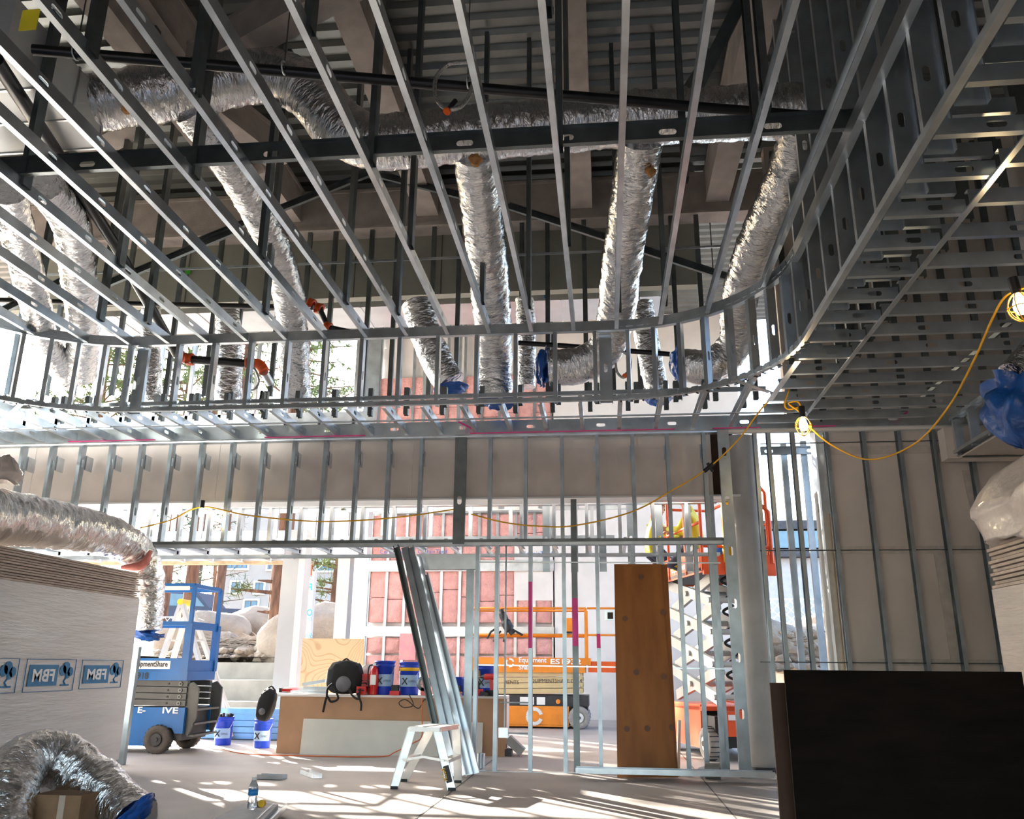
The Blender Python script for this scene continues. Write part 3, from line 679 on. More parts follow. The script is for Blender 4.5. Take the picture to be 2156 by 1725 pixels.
m_ = MB(); m_.span((x0_,y0_-1.6,zb_+.3), (x1_-.3,y0_-.1,zb_+1.6), DARKM); m_.build('dark_housing', rd2)
m_ = MB(); q = P(62,42,Y=y0_-1.62); m_.box(q, (.09,.004,.12), NOTEY); m_.build('paper_note', rd2, label='small yellow paper note')
# sprinkler pipes
def pipe(name, pts, r, label, mt=None, n=16):
    m_ = MB(); m_.tube(pts, r, mt or PIPE, n); return m_.build(name, label=label, cat='pipe')
ZP = 4.95
pipeA = pipe('sprinkler_pipe', [P(70,105,Z=ZP), P(1500,228,Z=ZP), P(1700,244,Z=ZP)], .038, 'long straight black sprinkler pipe crossing above the upper joists')
for x, y in ((598,143), (985,172), (160,112)):
    q = P(x, y, Z=ZP); m_ = MB(); m_.cyl(q, (q.x,q.y,7.6), .005, GALVD, 6); m_.tube([q+V((.0,.045*math.cos(t),.045*math.sin(t))) for t in [k*math.pi/8 for k in range(17)]], .006, GALV, 6); m_.build('pipe_hanger', pipeA)
pb0, pb1 = Q(-10,125,4.6), Q(372,745,8.9)
pipeB = pipe('sprinkler_main', [pb0, Q(125,330,5.9), Q(245,520,7.2), pb1], .055, 'thick black sprinkler main slanting down behind the left joists')
def coupling(c, d, r, parent, L=.07):
    c = V(c); d = V(d).normalized(); m_ = MB(); m_.lathe(c-d*L/2, [(r*.8,0),(r*1.3,0),(r*1.35,L*.3),(r*1.15,L*.5),(r*1.35,L*.7),(r*1.3,L),(r*.8,L)], ORANGE, 20, d)
    s_ = d.orthogonal().normalized()
    for g in (-1,1): m_.box(c+s_*r*1.45*g, (L*.6,L*.6,L*.6), ORANGE); m_.cyl(c+s_*r*1.45*g-d*L*.6, c+s_*r*1.45*g+d*L*.6, .01, GALV, 6)
    m_.build('orange_coupling', parent)
pipeC = pipe('sprinkler_branch', [Q(378,752,8.9), Q(395,757,8.9), Q(470,762,8.9), Q(545,768,8.9)], .05, 'short black pipe with orange couplings below the rim track')
m_ = MB(); m_.tube(spline([Q(376,742,8.9), Q(383,752,8.9), Q(402,757,8.9)]), .062, ORANGE, 16); m_.build('orange_elbow', pipeC)
m_ = MB(); m_.tube(spline([Q(520,765,8.9), Q(545,768,8.9), Q(556,782,8.9)]), .064, ORANGE, 16); m_.build('orange_elbow', pipeC)
coupling(Q(400,757,8.9),(1,0,0),.055,pipeC); coupling(Q(526,766,8.9),(1,0,0),.055,pipeC)
m_ = MB(); m_.cyl(Q(556,784,8.9), Q(568,806,9.1), .05, GALV, 16); m_.build('steel_nipple', pipeC)
pipeD = pipe('sprinkler_branch', [Q(0,632,9.0), Q(300,640,9.0), Q(660,648,9.0)], .032, 'slim black pipe running left to the small orange elbows')
for x, y in ((655,640), (672,650), (690,690)):
    coupling(Q(x,y,9.0), (1,0,-.4), .05, pipeD)
m_ = MB(); m_.tube([Q(672,650,9.0), Q(692,690,9.0), Q(740,700,9.0)], .035, DARKM, 12); m_.build('drop_pipe', pipeD)
pipeE = pipe('sprinkler_branch', [Q(1090,722,9.4), Q(1200,729,9.4), Q(1410,746,9.4)], .03, 'slim black pipe seen between upstand studs at the centre')
# braided sprinkler hoses
BRAID = mat('braided_hose', (.62,.60,.57), .35, .8, .3, 120, .8, 160, bdist=.004)
def hose(pts, Y, r, label, cap, capd, vertex_n=12):
    m_ = MB(); m_.tube(spline([Q(x,y,Y+dz) for x,y,dz in pts], 12), r, BRAID, 10, lambda p,i,t: 1+.05*math.sin(i*2.2)); o = m_.build('braided_sprinkler_hose', label=label, cat='hose')
    c = Q(cap[0],cap[1],Y); d = V(capd).normalized()
    m_ = MB(); m_.cyl(c-d*.11, c-d*.0, r*1.25, DARKM, 14); m_.build('steel_end', o)
    m_ = MB(); m_.lathe(c, [(r*1.3,0),(r*1.9,.004),(r*1.9,.02),(r*1.1,.024),(0,.018)], mat('orange_cap',(.95,.14,.01),.4), 18, d); m_.build('orange_cap', o, label='bright orange protective cap')
    return o
hose([(985,95,.3),(988,128,0),(945,135,0),(918,165,0),(918,205,0),(938,228,0),(968,226,.02),(988,200,.03),(997,165,.03),(996,140,.1)], 4.7, .014, 'coiled braided sprinkler hose with orange cap hanging at top centre', (943,232), (-.35,-.3,-.8))
m_ = MB()
hose([(1815,325,.2),(1840,312,0),(1875,312,0),(1893,322,0),(1893,336,0)], 5.6, .014, 'small braided hose with orange cap high at right', (1889,336), (-.1,-.9,-.3))
hose([(1310,740,0),(1325,752,0),(1327,775,0),(1314,795,0),(1300,785,0),(1296,765,0)], 8.6, .014, 'hooked braided hose with orange cap beneath the rim track', (1316,791), (-.2,-.8,-.5))
hose([(526,735,0),(526,760,0),(540,785,0),(545,805,0),(535,820,0),(520,822,0),(515,832,0)], 8.5, .013, 'loose braided hose hanging by the orange elbow at left', (548,842), (0,-.2,-1))
# ================================================================== OUTSIDE
DIRT = mat('sandy_ground', (.30,.235,.18), .95, 0, .2, 2, .6, 12, col2=(.21,.165,.13))
def grid(name, x0, x1, y0, y1, nx, ny, h, mt, **kw):
    m_ = MB(); vv = []
    for j in range(ny+1):
        for i in range(nx+1):
            x, y = x0+(x1-x0)*i/nx, y0+(y1-y0)*j/ny; vv.append((x,y,h(x,y)))
    m_.add(vv, [(j*(nx+1)+i, j*(nx+1)+i+1, (j+1)*(nx+1)+i+1, (j+1)*(nx+1)+i) for j in range(ny) for i in range(nx)], mt, True)
    return m_.build(name, **kw)
grid('ground', -70, 70, -60, 90, 60, 70, lambda x,y: -.25 if (y < 19.5 or abs(x) > 68) else min(2.6, 1.2+(y-19.5)*.03)+.2*noise.noise(V((x*.3,y*.3,0))), DIRT, kind='structure')
# concrete tiers behind the left opening
TX0, TX1 = -16, P(562,1450,Y=15).x+.6
tier = [(1395,17.3,1.6),(1432,16.5,.9),(1478,15.7,.9)]
ts = thing('concrete_terrace', (-9,15.6,0), kind='structure')
for y, Y, d in tier:
    z = P(480,y,Y=Y).z; m_ = MB(); m_.span((TX0,Y,-.3), (TX1,Y+d,z), CONCW); m_.build('terrace_step', ts)
grid('upper_ground', TX0-10, xp0-.2, 18.2, 30, 40, 22, lambda x,y: P(480,1388,Y=17.3).z+.02+(y-18.2)*.05+.12*noise.noise(V((x*.8,y*.8,3))), DIRT, kind='structure')
m_ = MB(); m_.span((xr+.4,13.2,-.3), (16,13.6,P(1620,1400,Y=13.2).z-.35), CONCW); m_.build('garden_wall', kind='structure')
grid('side_ground', xr+.3, 22, 13.4, 34, 26, 26, lambda x,y: .75+(y-13.4)*.09+.18*noise.noise(V((x*.8,y*.8,7))), DIRT, kind='structure')
ROCK = mat('granite_boulder', (.36,.29,.22), .95, 0, .15, 3, .8, 18, col2=(.24,.20,.165), bdist=.03)
def rock(name, c, s, label=None, seed=0, group=None, sub=3, parent=None):
    bm = bmesh.new(); bmesh.ops.create_icosphere(bm, subdivisions=sub, radius=1)
    m_ = MB(); c = V(c)
    vv = []
    for v in bm.verts:
        p = v.co; k = 1+.28*noise.noise(p*1.3+V((seed*7.1,0,0)))+.10*noise.noise(p*3.1+V((seed,0,5)))
        vv.append(c+V((p.x*s[0],p.y*s[1],p.z*s[2]))*k)
    m_.add(vv, [tuple(v.index for v in f.verts) for f in bm.faces], ROCK, True); bm.free()
    return m_.build(name, parent, label=label, cat='rock' if label else None, group=group)
bl = [(530,1345,22,(1.1,.7,.75),'large pale boulder behind the tree trunk, left of the white post'),
      (592,1352,18.6,(.55,.4,.62),'big rounded tan boulder right against the white post'),
      (455,1330,21,(.9,.6,.5),'flat-topped beige boulder just right of the blue lift rail'),
      (470,1365,20,(.35,.3,.4),'small angular boulder between the brush and the blue lift'),
      (520,1378,19,(.3,.25,.2),'low orange-tinted rock at the terrace edge'),
      (553,1365,19,(.2,.2,.14),'small squared rock resting below the trunk'),
      (680,1325,24,(1.3,.7,.7),'grey boulder left of the second white post'),
      (748,1325,25,(.9,.6,.6),'brown boulder right of the second white post'),
      (395,1350,20,(.8,.5,.5),'pale boulder seen through the blue platform rails'),
      (1618,1350,17,(.6,.5,.4),'boulder outside just right of the round column'),
      (1680,1365,19,(.9,.6,.5),'broad tan boulder seen between the right window studs'),
      (1735,1340,21,(.8,.6,.5),'boulder beside the plastic standpipe')]
for i, (x, y, Y, s, lb) in enumerate(bl): rock('boulder', P(x,y,Y=Y), s, lb, seed=i+1)
m_ = MB(); rg = random.Random(5)
bm = bmesh.new(); bmesh.ops.create_icosphere(bm, subdivisions=1, radius=1); bv = [v.co.copy() for v in bm.verts]; bf = [tuple(v.index for v in f.verts) for f in bm.faces]; bm.free()
for i in range(260):
    if i < 170: c = P(rg.uniform(330,600), rg.uniform(1370,1392), Y=18.3+rg.random()*2)
    else: c = P(rg.uniform(1600,1760), rg.uniform(1330,1410), Y=14+rg.random()*4)
    r = rg.uniform(.04,.13); m_.add([c+V((v.x*r*rg.uniform(.8,1.4),v.y*r,v.z*r*.7)) for v in bv], bf, ROCK)
m_.build('rubble', kind='stuff', label='loose rubble and small stones along the terrace edge', cat='rubble')
TWIG = mat('dry_brush', (.34,.29,.25), .95); m_ = MB()
for i in range(700):
    x = rg.uniform(440,560); c = P(x, rg.uniform(1345,1372), Y=19+rg.random()*.8); a = rg.gauss(0,.35); l = rg.uniform(.3,.9)
    d = V((math.cos(a), rg.uniform(-.3,.3), math.sin(a)*.6))*l; m_.bar(c-d/2, c+d/2, .012, .012, TWIG)
m_.build('brush_pile', kind='stuff', label='grey pile of dry brush in front of the boulders', cat='brush')
m_ = MB(); m_.cyl(P(500,1385,Y=19), P(572,1362,Y=19.4), .09, WOOD, 10, .07); m_.build('fallen_log', label='pale fallen log sloping up to the tree trunk', cat='log')
BARK = mat('pine_bark', (.22,.11,.065), .95, 0, .2, 6, 1., 14, col2=(.07,.035,.025), stretch=(1.5,1.5,.35), bdist=.06)
NEED = mat('pine_needles', (.16,.20,.06), .8, 0, .2, 3); NEED2 = mat('far_needles', (.12,.17,.11), .9, 0, .2, 3)
def pine(base, r, H, label, lo=.35, nb=50, spread=2.4, seed=1, needle=NEED, nl=12, low=()):
    rg = random.Random(seed); base = V(base); t = thing('pine_tree', base, label, 'tree')
    N = 30; pts = [base+V((.15*math.sin(i*.5+seed)*i/N, .1*i/N, H*i/N)) for i in range(N+1)]
    m_ = MB(); m_.tube(pts, [r*(1.12 if i==0 else 1)*(1-.8*i/N) for i in range(N+1)], BARK, 24, lambda p,i,tt: 1+.10*noise.noise(V((math.cos(tt)*4,math.sin(tt)*4,i*.7)))); m_.build('trunk', t)
    b_ = MB(); f_ = MB()
    def tuft(c, s, d=None):
        for k in range(nl):
            e = V((rg.gauss(0,1),rg.gauss(0,1),rg.gauss(0,.8))).normalized()
            if d is not None: e = (e+d*.9).normalized()
            o_ = e.orthogonal().normalized()*s*.05
            f_.add([c-o_, c+o_, c+e*s], [(0,1,2)], needle)
    for k in range(nb):
        z = H*(lo+(1-lo)*(k+rg.random())/nb); a = rg.random()*6.28; l = spread*(1.1-(z/H-lo)/(1-lo))*rg.uniform(.6,1)
        p0 = base+V((0,0,z)); d = V((math.cos(a),math.sin(a),rg.uniform(-.1,.35)))
        b_.tube([p0, p0+d*l*.5, p0+d*l], [.04,.03,.012], BARK, 5)
        for j in range(9):
            c = p0+d*l*rg.uniform(.3,1)+V((rg.gauss(0,.2),rg.gauss(0,.2),rg.gauss(0,.15)))*l*.5; tuft(c, rg.uniform(.25,.4))
    for (zz_, dx, l) in low:
        p0 = base+V((0,-r*.5,zz_)); d = V((dx,-.1,.08)); b_.tube([p0, p0+d*l*.5, p0+d*l], [.05,.04,.015], BARK, 6)
        if l > .8:
            for j in range(10): tuft(p0+d*l*rg.uniform(.55,1.05)+V((0,0,rg.gauss(0,.06))), .22)
    b_.build('branches', t, kind='stuff'); f_.build('needles', t, kind='stuff')
    return t
g = lambda x,y,Y: P(x,y,Y=Y)
pine(g(580,1362,19.6), .235, 19, 'reddish-brown pine with a thick trunk and broken side branches left of the white post', lo=.8, seed=2, low=((1.9,-1,1.9),(1.2,-1,1.1),(1.45,-1,.5),(.75,-1,.45)))
pine(g(383,1400,21.5), .17, 19, 'slimmer pine trunk standing behind the blue lift platform', lo=.82, seed=4)
pine(g(763,1330,24), .14, 8.5, 'thin pine at the edge of the pink insulated wall', lo=.15, seed=6, spread=1.2)
pine(g(700,1325,30), .14, 7, 'bushy small pine between the wrapped post and the second white post', lo=.1, nb=40, seed=8, spread=2.)
for i, (x, Y, H) in enumerate(((335,46,13),(405,42,20),(440,56,12),(60,48,16),(1700,60,9),(800,50,21))):
    q = g(x,1330,Y); pine(V((q.x,q.y,1.5)), .2, H, ['hazy green conifer far left behind the blue lift','tall hazy conifer behind the slim pine trunk','distant conifer just left of the far building','distant conifer outside the far left windows','distant conifer beyond the right window studs','tall conifer far beyond the upper middle studs'][i], lo=.08, nb=60, spread=3.2, seed=20+i, needle=NEED2, nl=8)
for i, (x, y, H, sp_, lb) in enumerate(((-19.2,29.5,18.5,2.8,'tall added shade pine rising behind the slim trunk at left'), (-14.6,27.5,18,3.0,'tall added shade pine behind the thick pine trunk'), (-10.2,26.0,16.5,3.0,'tall added shade pine above the wrapped post opening'), (-15.5,33.5,21,3.2,'tallest added shade pine standing behind its three neighbours'))):
    pine(V((x,y,1.4)), .2, H, lb, lo=.36, nb=95, spread=sp_, seed=40+i, nl=16)  # dense pines added in the sun's path to shade the back room
# far building
bp0, bp1 = g(455,1310,48), g(900,1310,48)
bld = thing('far_building', (bp0.x,48,1.5), 'pale beige far building with small blue windows beyond the fence', 'building')
PALE = mat('pale_stucco', (.42,.38,.34), .95, 0, .04, 1)
m_ = MB(); m_.span((bp0.x,48,0), (bp1.x,58,15), PALE); m_.span((bp0.x-.3,47.6,15), (bp1.x+.3,58,15.5), WHITEP); m_.build('wall', bld)
WIN = mat('window_glass_blue', (.10,.20,.28), .15, 0, .1, 2)
for x0, y0, x1, y1 in ((478,1184,522,1197),(486,1226,507,1248),(536,1227,556,1249),(563,1184,575,1199),(668,1185,706,1202),(735,1198,748,1214),(512,1265,543,1305)):
    a, b = g(x0,y1,47.95), g(x1,y0,47.95); m_ = MB()
    m_.span((a.x-.1,47.9,a.z-.1), (b.x+.1,47.99,a.z), WHITEP); m_.span((a.x-.1,47.9,b.z), (b.x+.1,47.99,b.z+.1), WHITEP)
    m_.span((a.x-.1,47.9,a.z), (a.x,47.99,b.z), WHITEP); m_.span((b.x,47.9,a.z), (b.x+.1,47.99,b.z), WHITEP)
    fr = m_.build('window', bld); m_ = MB(); k = 4 if x1-x0 > 30 and y1-y0 < 20 else 2
    for i in range(k): m_.span((a.x+(b.x-a.x)*i/k+.04,47.94,a.z+.03), (a.x+(b.x-a.x)*(i+1)/k-.04,47.98,b.z-.03), WIN)
    m_.build('pane', fr)
# second building seen on the right
sb0 = g(1590,1170,30); 
sb = thing('side_building', (sb0.x,30,1.2), 'grey building with dark band windows outside the right window gap', 'building')
m_ = MB(); a, b = g(1585,1310,30), g(1800,1175,30); m_.span((a.x,30,0), (b.x+8,36,b.z), mat('grey_cladding',(.40,.41,.43),.8)); m_.build('wall', sb)
m_ = MB(); z0, z1 = g(1660,1175,30).z, g(1660,1118,30).z; m_.span((a.x-2,29.6,z0), (b.x+8,36,z0+.25), DARKM); m_.span((a.x-2,29.6,z1), (b.x+8,36,z1+.3), DARKM); m_.build('roof_band', sb)
for i in range(9):
    m_ = MB(); x = a.x-1.6+i*1.15; m_.span((x,29.7,z0+.3), (x+1.0,30,z1-.05), WIN); m_.build('window', sb)
m_ = MB(); m_.span((a.x-2,30,z0), (b.x+8,36,z1), DARKM); m_.build('band_backing', sb)
# pick-up and cars
def pickup(c, col, label, s=1):
    c = V(c); t = thing('pickup_truck', c, label, 'truck'); m_ = MB()
    pr = [(-2.7,.5),(2.7,.5),(2.7,1.05),(1.2,1.1),(.6,1.75),(-.9,1.8),(-1.1,1.15),(-2.7,1.15)]
    m_.prism([c+V((x,-.9,z)) for x,z in pr], (0,1.8,0), col); m_.build('body', t)
    m_ = MB(); m_.prism([c+V((x,-.92,z)) for x,z in ((-.85,1.2),(1.0,1.15),(.5,1.65),(-.75,1.7))], (0,1.84,0), WIN); m_.build('window_band', t)
    for x in (-1.7,1.7):
        m_ = MB(); m_.cyl(c+V((x,-.95,.4)), c+V((x,.95,.4)), .4, BLACK, 20); m_.build('wheel', t)
pickup(g(400,1318,36)+V((0,0,-.4)), mat('dark_blue_paint', (.02,.035,.08), .35), 'dark blue pick-up truck parked beyond the boulders at left')
# chain link fences
def fence(p0, p1, h, label, name='chain_link_fence'):
    p0, p1 = V(p0), V(p1); t = thing(name, p0, label, 'fence'); L = (p1-p0).length; d = (p1-p0)/L; m_ = MB(); s_ = .22; k = -h
    while k < L:
        for sg in (1,-1):
            a, b = (k, 0), (k+h, h)
            if sg < 0: a, b = (k, h), (k+h, 0)
            (xa,za),(xb,zb2) = a, b
            if xa < 0: za += (0-xa)*(zb2-za)/(xb-xa); xa = 0
            if xb > L: zb2 -= (xb-L)*(zb2-za)/(xb-xa); xb = L
            if xb > xa: m_.bar(p0+d*xa+V((0,0,za)), p0+d*xb+V((0,0,zb2)), .014, .014, GALV)
        k += s_
    m_.build('mesh', t, kind='stuff')
    m_ = MB(); m_.cyl(p0+V((0,0,h)), p1+V((0,0,h)), .025, GALV, 6); m_.build('top_rail', t)
    n_ = max(1, int(L/2.5))
    for i in range(n_+1): m_ = MB(); q = p0+d*L*i/n_; m_.cyl(q, q+V((0,0,h)), .03, GALV, 8); m_.build('post', t)
fence(V((g(330,1325,27).x,27,1.6)), V((g(770,1325,27).x,27,1.6)), g(500,1300,27).z-1.6, 'chain-link fence behind the boulders seen through the left opening')
fence(V((g(1595,1330,22).x,22,1.5)), V((g(1790,1330,22).x,22,1.5)), g(1700,1262,22).z-1.5, 'chain-link fence outside the right window studs')
# ================================================================== INSIDE: MACHINES
def frame(o, yaw):
    o = V(o); c, s = math.cos(yaw), math.sin(yaw); M_ = Matrix(((c,-s,0),(s,c,0),(0,0,1)))
    return (lambda x,y,z: o+M_@V((x,y,z))), M_
def bx(m_, T, M_, a, b, mt):
    a, b = V(a), V(b); m_.box(T(*((a+b)/2)), [abs(q) for q in (b-a)], mt, M_); return m_
RUBBER = mat('grey_tyre', (.33,.31,.29), .9, 0, .1, 20, .4, 60); RUBBERD = mat('brown_tyre', (.085,.07,.06), .9, 0, .1, 20, .5, 60)
def wheel(name, T, c, axis, r, w, mt, parent, hub=WHITEP):
    c = V(c); d = V(axis); m_ = MB(); ce = T(*c); dd = (T(*(c+d))-ce).normalized()
    m_.lathe(ce-dd*w/2, [(0,w*.15),(r*.5,w*.12),(r*.55,0),(r*.9,0),(r,w*.15),(r,w*.85),(r*.9,w),(r*.55,w),(r*.5,w*.88),(0,w*.85)], mt, 28, dd)
    wo = m_.build(name, parent); m_ = MB()
    m_.cyl(ce-dd*(w/2+.005), ce+dd*(w/2+.005), r*.42, hub, 18); m_.cyl(ce-dd*(w/2+.02), ce+dd*(w/2+.02), r*.16, DARKM, 10); m_.build('hub', wo)
    m_ = MB()
    for k in range(20):
        a = 6.283*k/20; e = dd.orthogonal().normalized(); f = dd.cross(e); q = e*math.cos(a)+f*math.sin(a)
        m_.bar(ce+q*r*1.003-dd*w*.42, ce+q*r*1.003+dd*w*.42, .008, .01, DARKM, up=q)
    m_.build('tread_grooves', wo)
def rails(T, M_, parent, L, W, z0, mid, top, mt, r=.022, posts=(0,.33,.66,1)):
    for nm, z in (('top_rail',top),('mid_rail',mid)):
        m_ = MB(); m_.tube([T(0,0,z),T(L,0,z),T(L,W,z),T(0,W,z)], r, mt, 8, closed=True); m_.build(nm, parent)
    for u in posts:
        for y in (0, W): m_ = MB(); m_.bar(T(L*u,y,z0), T(L*u,y,top), r*2.2, r*2.2, mt, up=(1,0,0)); m_.build('post', parent)
def textT(s, T, x, z, h, mt, parent, y=-.004, width=None, bold=True, rev=False):
    o = T(x,y,z); u = T(x+1,y,z)-o
    return text(s, o, u, (0,0,1), h, mt, parent, width=width, bold=bold)
# --- orange lift in the back room
OR = mat('orange_paint', (.80,.25,.015), .4, 0, .08, 6); CREAM = mat('cream_paint', (.60,.46,.24), .5, 0, .06, 5)
OY = 15.9; oz = lambda y: P(1110,y,Y=OY).z; x0 = P(991,1400,Y=OY).x; x1 = P(1238,1400,Y=OY).x
T, M_ = frame((x0,OY,0), 0); L = x1-x0; W = .78
li = thing('scissor_lift', T(0,0,0), 'orange scissor lift with cream folded arms behind the stud partition', 'scissor lift')
m_ = MB(); bx(m_,T,M_,(.1,0,oz(1530)+.0),(L-.35,W,oz(1487)),OR); m_.build('chassis', li)
m_ = MB(); bx(m_,T,M_,(.06,.0,.06),(L-.02,W,oz(1526)),BLACK); bx(m_,T,M_,(L-.38,.06,.1),(L-.02,W-.06,oz(1470)),BLACK); m_.build('underframe', li)
m_ = MB(); bx(m_,T,M_,(.05,.02,oz(1487)),(L,W-.02,oz(1464)),DARKM); bx(m_,T,M_,(.9,-.002,oz(1484)),(1.15,.02,oz(1468)),WHITEP); bx(m_,T,M_,(1.2,-.002,oz(1484)),(1.35,.02,oz(1468)),WHITEP); m_.build('deck_frame', li)
m_ = MB(); m_.cyl(T(1.58,-.01,oz(1477)), T(1.58,.02,oz(1477)), .04, OR, 16); m_.build('emergency_knob', li)
za, zb2 = oz(1464), oz(1416)
for i in range(4):
    a = za+(zb2-za)*i/4+.008; b = za+(zb2-za)*(i+1)/4+.024; m_ = MB()
    m_.hexa([T(.12,.05,a-.0),T(L-.1,.05,a+.03),T(L-.1,.13,a+.03),T(.12,.13,a),T(.12,.05,b-.03),T(L-.1,.05,b),T(L-.1,.13,b),T(.12,.13,b-.03)], CREAM)
    m_.hexa([T(.12,.62,a-.0),T(L-.1,.62,a+.03),T(L-.1,.7,a+.03),T(.12,.7,a),T(.12,.62,b-.03),T(L-.1,.62,b),T(L-.1,.7,b),T(.12,.7,b-.03)], CREAM)
    m_.cyl(T(L-.18,.03,(a+b)/2), T(L-.18,.72,(a+b)/2), .03, GALV, 10); m_.build('scissor_arm', li)
m_ = MB(); bx(m_,T,M_,(0,-.02,oz(1400)),(L+.05,W+.02,oz(1385)),OR); bx(m_,T,M_,(0.02,0,oz(1416)),(L-.05,W,oz(1400)),OR); pl = m_.build('platform', li)
m_ = MB(); bx(m_,T,M_,(L,.05,oz(1415)),(L+.75,W-.05,oz(1392)),mat('red_orange_paint',(.75,.10,.01),.4)); m_.build('extension_deck', li)
rails(T,M_,li,L-.03,W,oz(1385),oz(1337),oz(1281),OR,posts=(0,1))
m_ = MB(); 
for z in (oz(1337),oz(1281)): m_.tube([T(L,0,z),T(L+.75,0,z),T(L+.75,W,z)], .02, OR, 8)
m_.build('extension_rails', li)
wheel('wheel', T, (L-.17,-.02,.19), (0,1,0), .19, .12, RUBBER, li); wheel('wheel', T, (.25,-.02,.17), (0,1,0), .17, .12, RUBBER, li); wheel('wheel', T, (L-.17,W,.19), (0,1,0), .19, .12, RUBBER, li)
m_ = MB(); bx(m_,T,M_,(L-.45,-.08,oz(1330)),(L-.2,.0,oz(1302)),OR); bx(m_,T,M_,(L-.42,-.09,oz(1334)),(L-.25,.0,oz(1330)),BLACK); m_.build('control_box', li)
textT('Equipment', T, .88, oz(1396)+.01, .12, WHITEP, pl, y=-.03, width=.5); textT('Share', T, .88, oz(1410), .11, WHITEP, pl, y=-.03, width=.26)
m_ = MB()
def recyc(m_, T, cx, cz, r, mt, y=-.006):
    for k in range(3):
        pts = []
        for j in range(7): a = k*2.094+.25+j*.25; pts.append(T(cx+r*.72*math.cos(a),y,cz+r*.72*math.sin(a)))
        for a, b in zip(pts, pts[1:]): m_.bar(a, b, .004, r*.36, mt, up=(b-a).cross(V((0,1,0))))
recyc(m_, T, 1.16, (oz(1530)+oz(1487))/2, .17, WHITEP); m_.build('ring_emblem', li, kind='stuff'); m_ = MB(); recyc(m_, T, .72, oz(1396), .09, WHITEP, -.03); m_.build('ring_emblem', pl, kind='stuff')
m_ = MB(); m_.prism([T(x,-.006,oz(z)) for x,z in ((.1,1494),(.42,1505),(.32,1521),(.1,1518))], (0,.003,0), BLACK); m_.prism([T(x,-.008,oz(z)) for x,z in ((.1,1492),(.45,1504),(.42,1507),(.1,1496))], (0,.002,0), WHITEP); m_.build('side_decal', li)
textT('JLG', T, .2, oz(1518), .09, WHITEP, li, y=-.012)
textT('ES1932', T, 1.45, oz(1398), .12, WHITEP, pl, y=-.03, width=.55)
textT('RENTS', T, .62, oz(1441), .09, BLACK, li, y=.04, bold=False); textT('EQUIPMENTSHARE.COM', T, 1.05, oz(1437), .09, BLACK, li, y=.04, width=.95, bold=False)
m_ = MB(); q = P(1062,1290,Y=OY-.05); 
m_.tube(spline([T(.55,-.04,oz(1284)),T(.6,-.05,oz(1300)),T(.68,-.05,oz(1320)),T(.78,-.05,oz(1335))]), [.04]*5+[.07]*10+[.09]*10+[.06]*6, BLACK, 10)
for a in ((.45,1325,.3,1345),(.62,1325,.95,1338),(.55,1330,.42,1352),(.7,1325,.6,1352)): m_.tube([T(a[0],-.05,oz(a[1])),T((a[0]+a[2])/2,-.08,oz((a[1]+a[3])/2-4)),T(a[2],-.05,oz(a[3]))], .02, BLACK, 6)
m_.build('safety_harness', label='black safety harness slung over the orange lift rail', cat='harness')
# --- red lift, raised
RD = mat('red_paint', (.78,.09,.012), .4, 0, .08, 6); GREYP = mat('light_grey_paint', (.40,.41,.39), .5, 0, .06, 5)
o = P(1503,1606,Z=0); yw = R(14.5); T, M_ = frame(o, yw)   # local x across (0..W), local y along the length
W, L = .88, 1.95
T2 = lambda x,y,z: T(x,y,z)
rl = thing('scissor_lift', T(W/2,L/2,0), 'red-orange scissor lift with raised white scissor arms right of the leaning plywood', 'scissor lift')
RDB = 2.20
m_ = MB(); bx(m_,T,M_,(0,.35,.12),(.03,L-.1,.62),RD); bx(m_,T,M_,(W-.03,.35,.12),(W,L-.1,.62),RD); bx(m_,T,M_,(0,.3,.55),(W,L-.1,.6),RD); m_.build('chassis', rl)
m_ = MB(); bx(m_,T,M_,(.06,.05,.15),(W-.06,L,.5),BLACK); m_.build('underframe', rl)
m_ = MB(); bx(m_,T,M_,(.15,-.02,.28),(W-.1,.06,.56),RD); bx(m_,T,M_,(.2,-.03,.46),(.3,-.02,.52),WHITEP); bx(m_,T,M_,(.5,-.03,.46),(.6,-.02,.52),WHITEP); m_.build('end_bumper', rl)
for y in (.19, L-.25):
    for x in (.03, W-.03): wheel('wheel', T, (x,y,.19), (1,0,0), .19, .13, RUBBER, rl)
zz0, zz1, NS = .66, RDB-.02, 4
for i in range(NS):
    a = zz0+(zz1-zz0)*i/NS; b = zz0+(zz1-zz0)*(i+1)/NS
    for x in (.14, W-.14):
        for s_, dx in ((1,0),(-1,.07)):
            xx = x+(dx if x < W/2 else -dx); y0_, y1_ = (.08, L-.2) if s_ > 0 else (L-.2, .08)
            m_ = MB(); m_.bar(T(xx,y0_,a+.03), T(xx,y1_,b-.0), .05, .13, GREYP); m_.build('scissor_arm', rl)
    m_ = MB(); m_.cyl(T(.08,.1,a+.05), T(W-.08,.1,a+.05), .035, GREYP, 12); m_.cyl(T(.08,L/2-.06,(a+b)/2), T(W-.08,L/2-.06,(a+b)/2), .035, GREYP, 12); m_.build('cross_pin', rl, kind='stuff')
    m_ = MB(); m_.tube(spline([T(.3,.15,a+.05),T(.5,.25,a+.2),T(.35,.3,a+.3),T(.45,.2,b)]), .018, BLACK, 6); m_.build('hydraulic_hose', rl)
m_ = MB(); bx(m_,T,M_,(0,0,RDB),(W,L,RDB+.04),DARKM)
for x in (0,W-.02): bx(m_,T,M_,(x,0,RDB-.02),(x+.02,L,RDB+.28),RD)
for y in (0,L-.02): bx(m_,T,M_,(0,y,RDB-.02),(W,y+.02,RDB+.16),RD)
pl = m_.build('platform', rl)
TL = lambda a,b,c: T(-.004, L-a, c) 
text('EquipmentShare', T(-.006,1.15,RDB+.08), M_@V((0,-1,0)), (0,0,1), .13, WHITEP, pl, width=.95, bold=True)
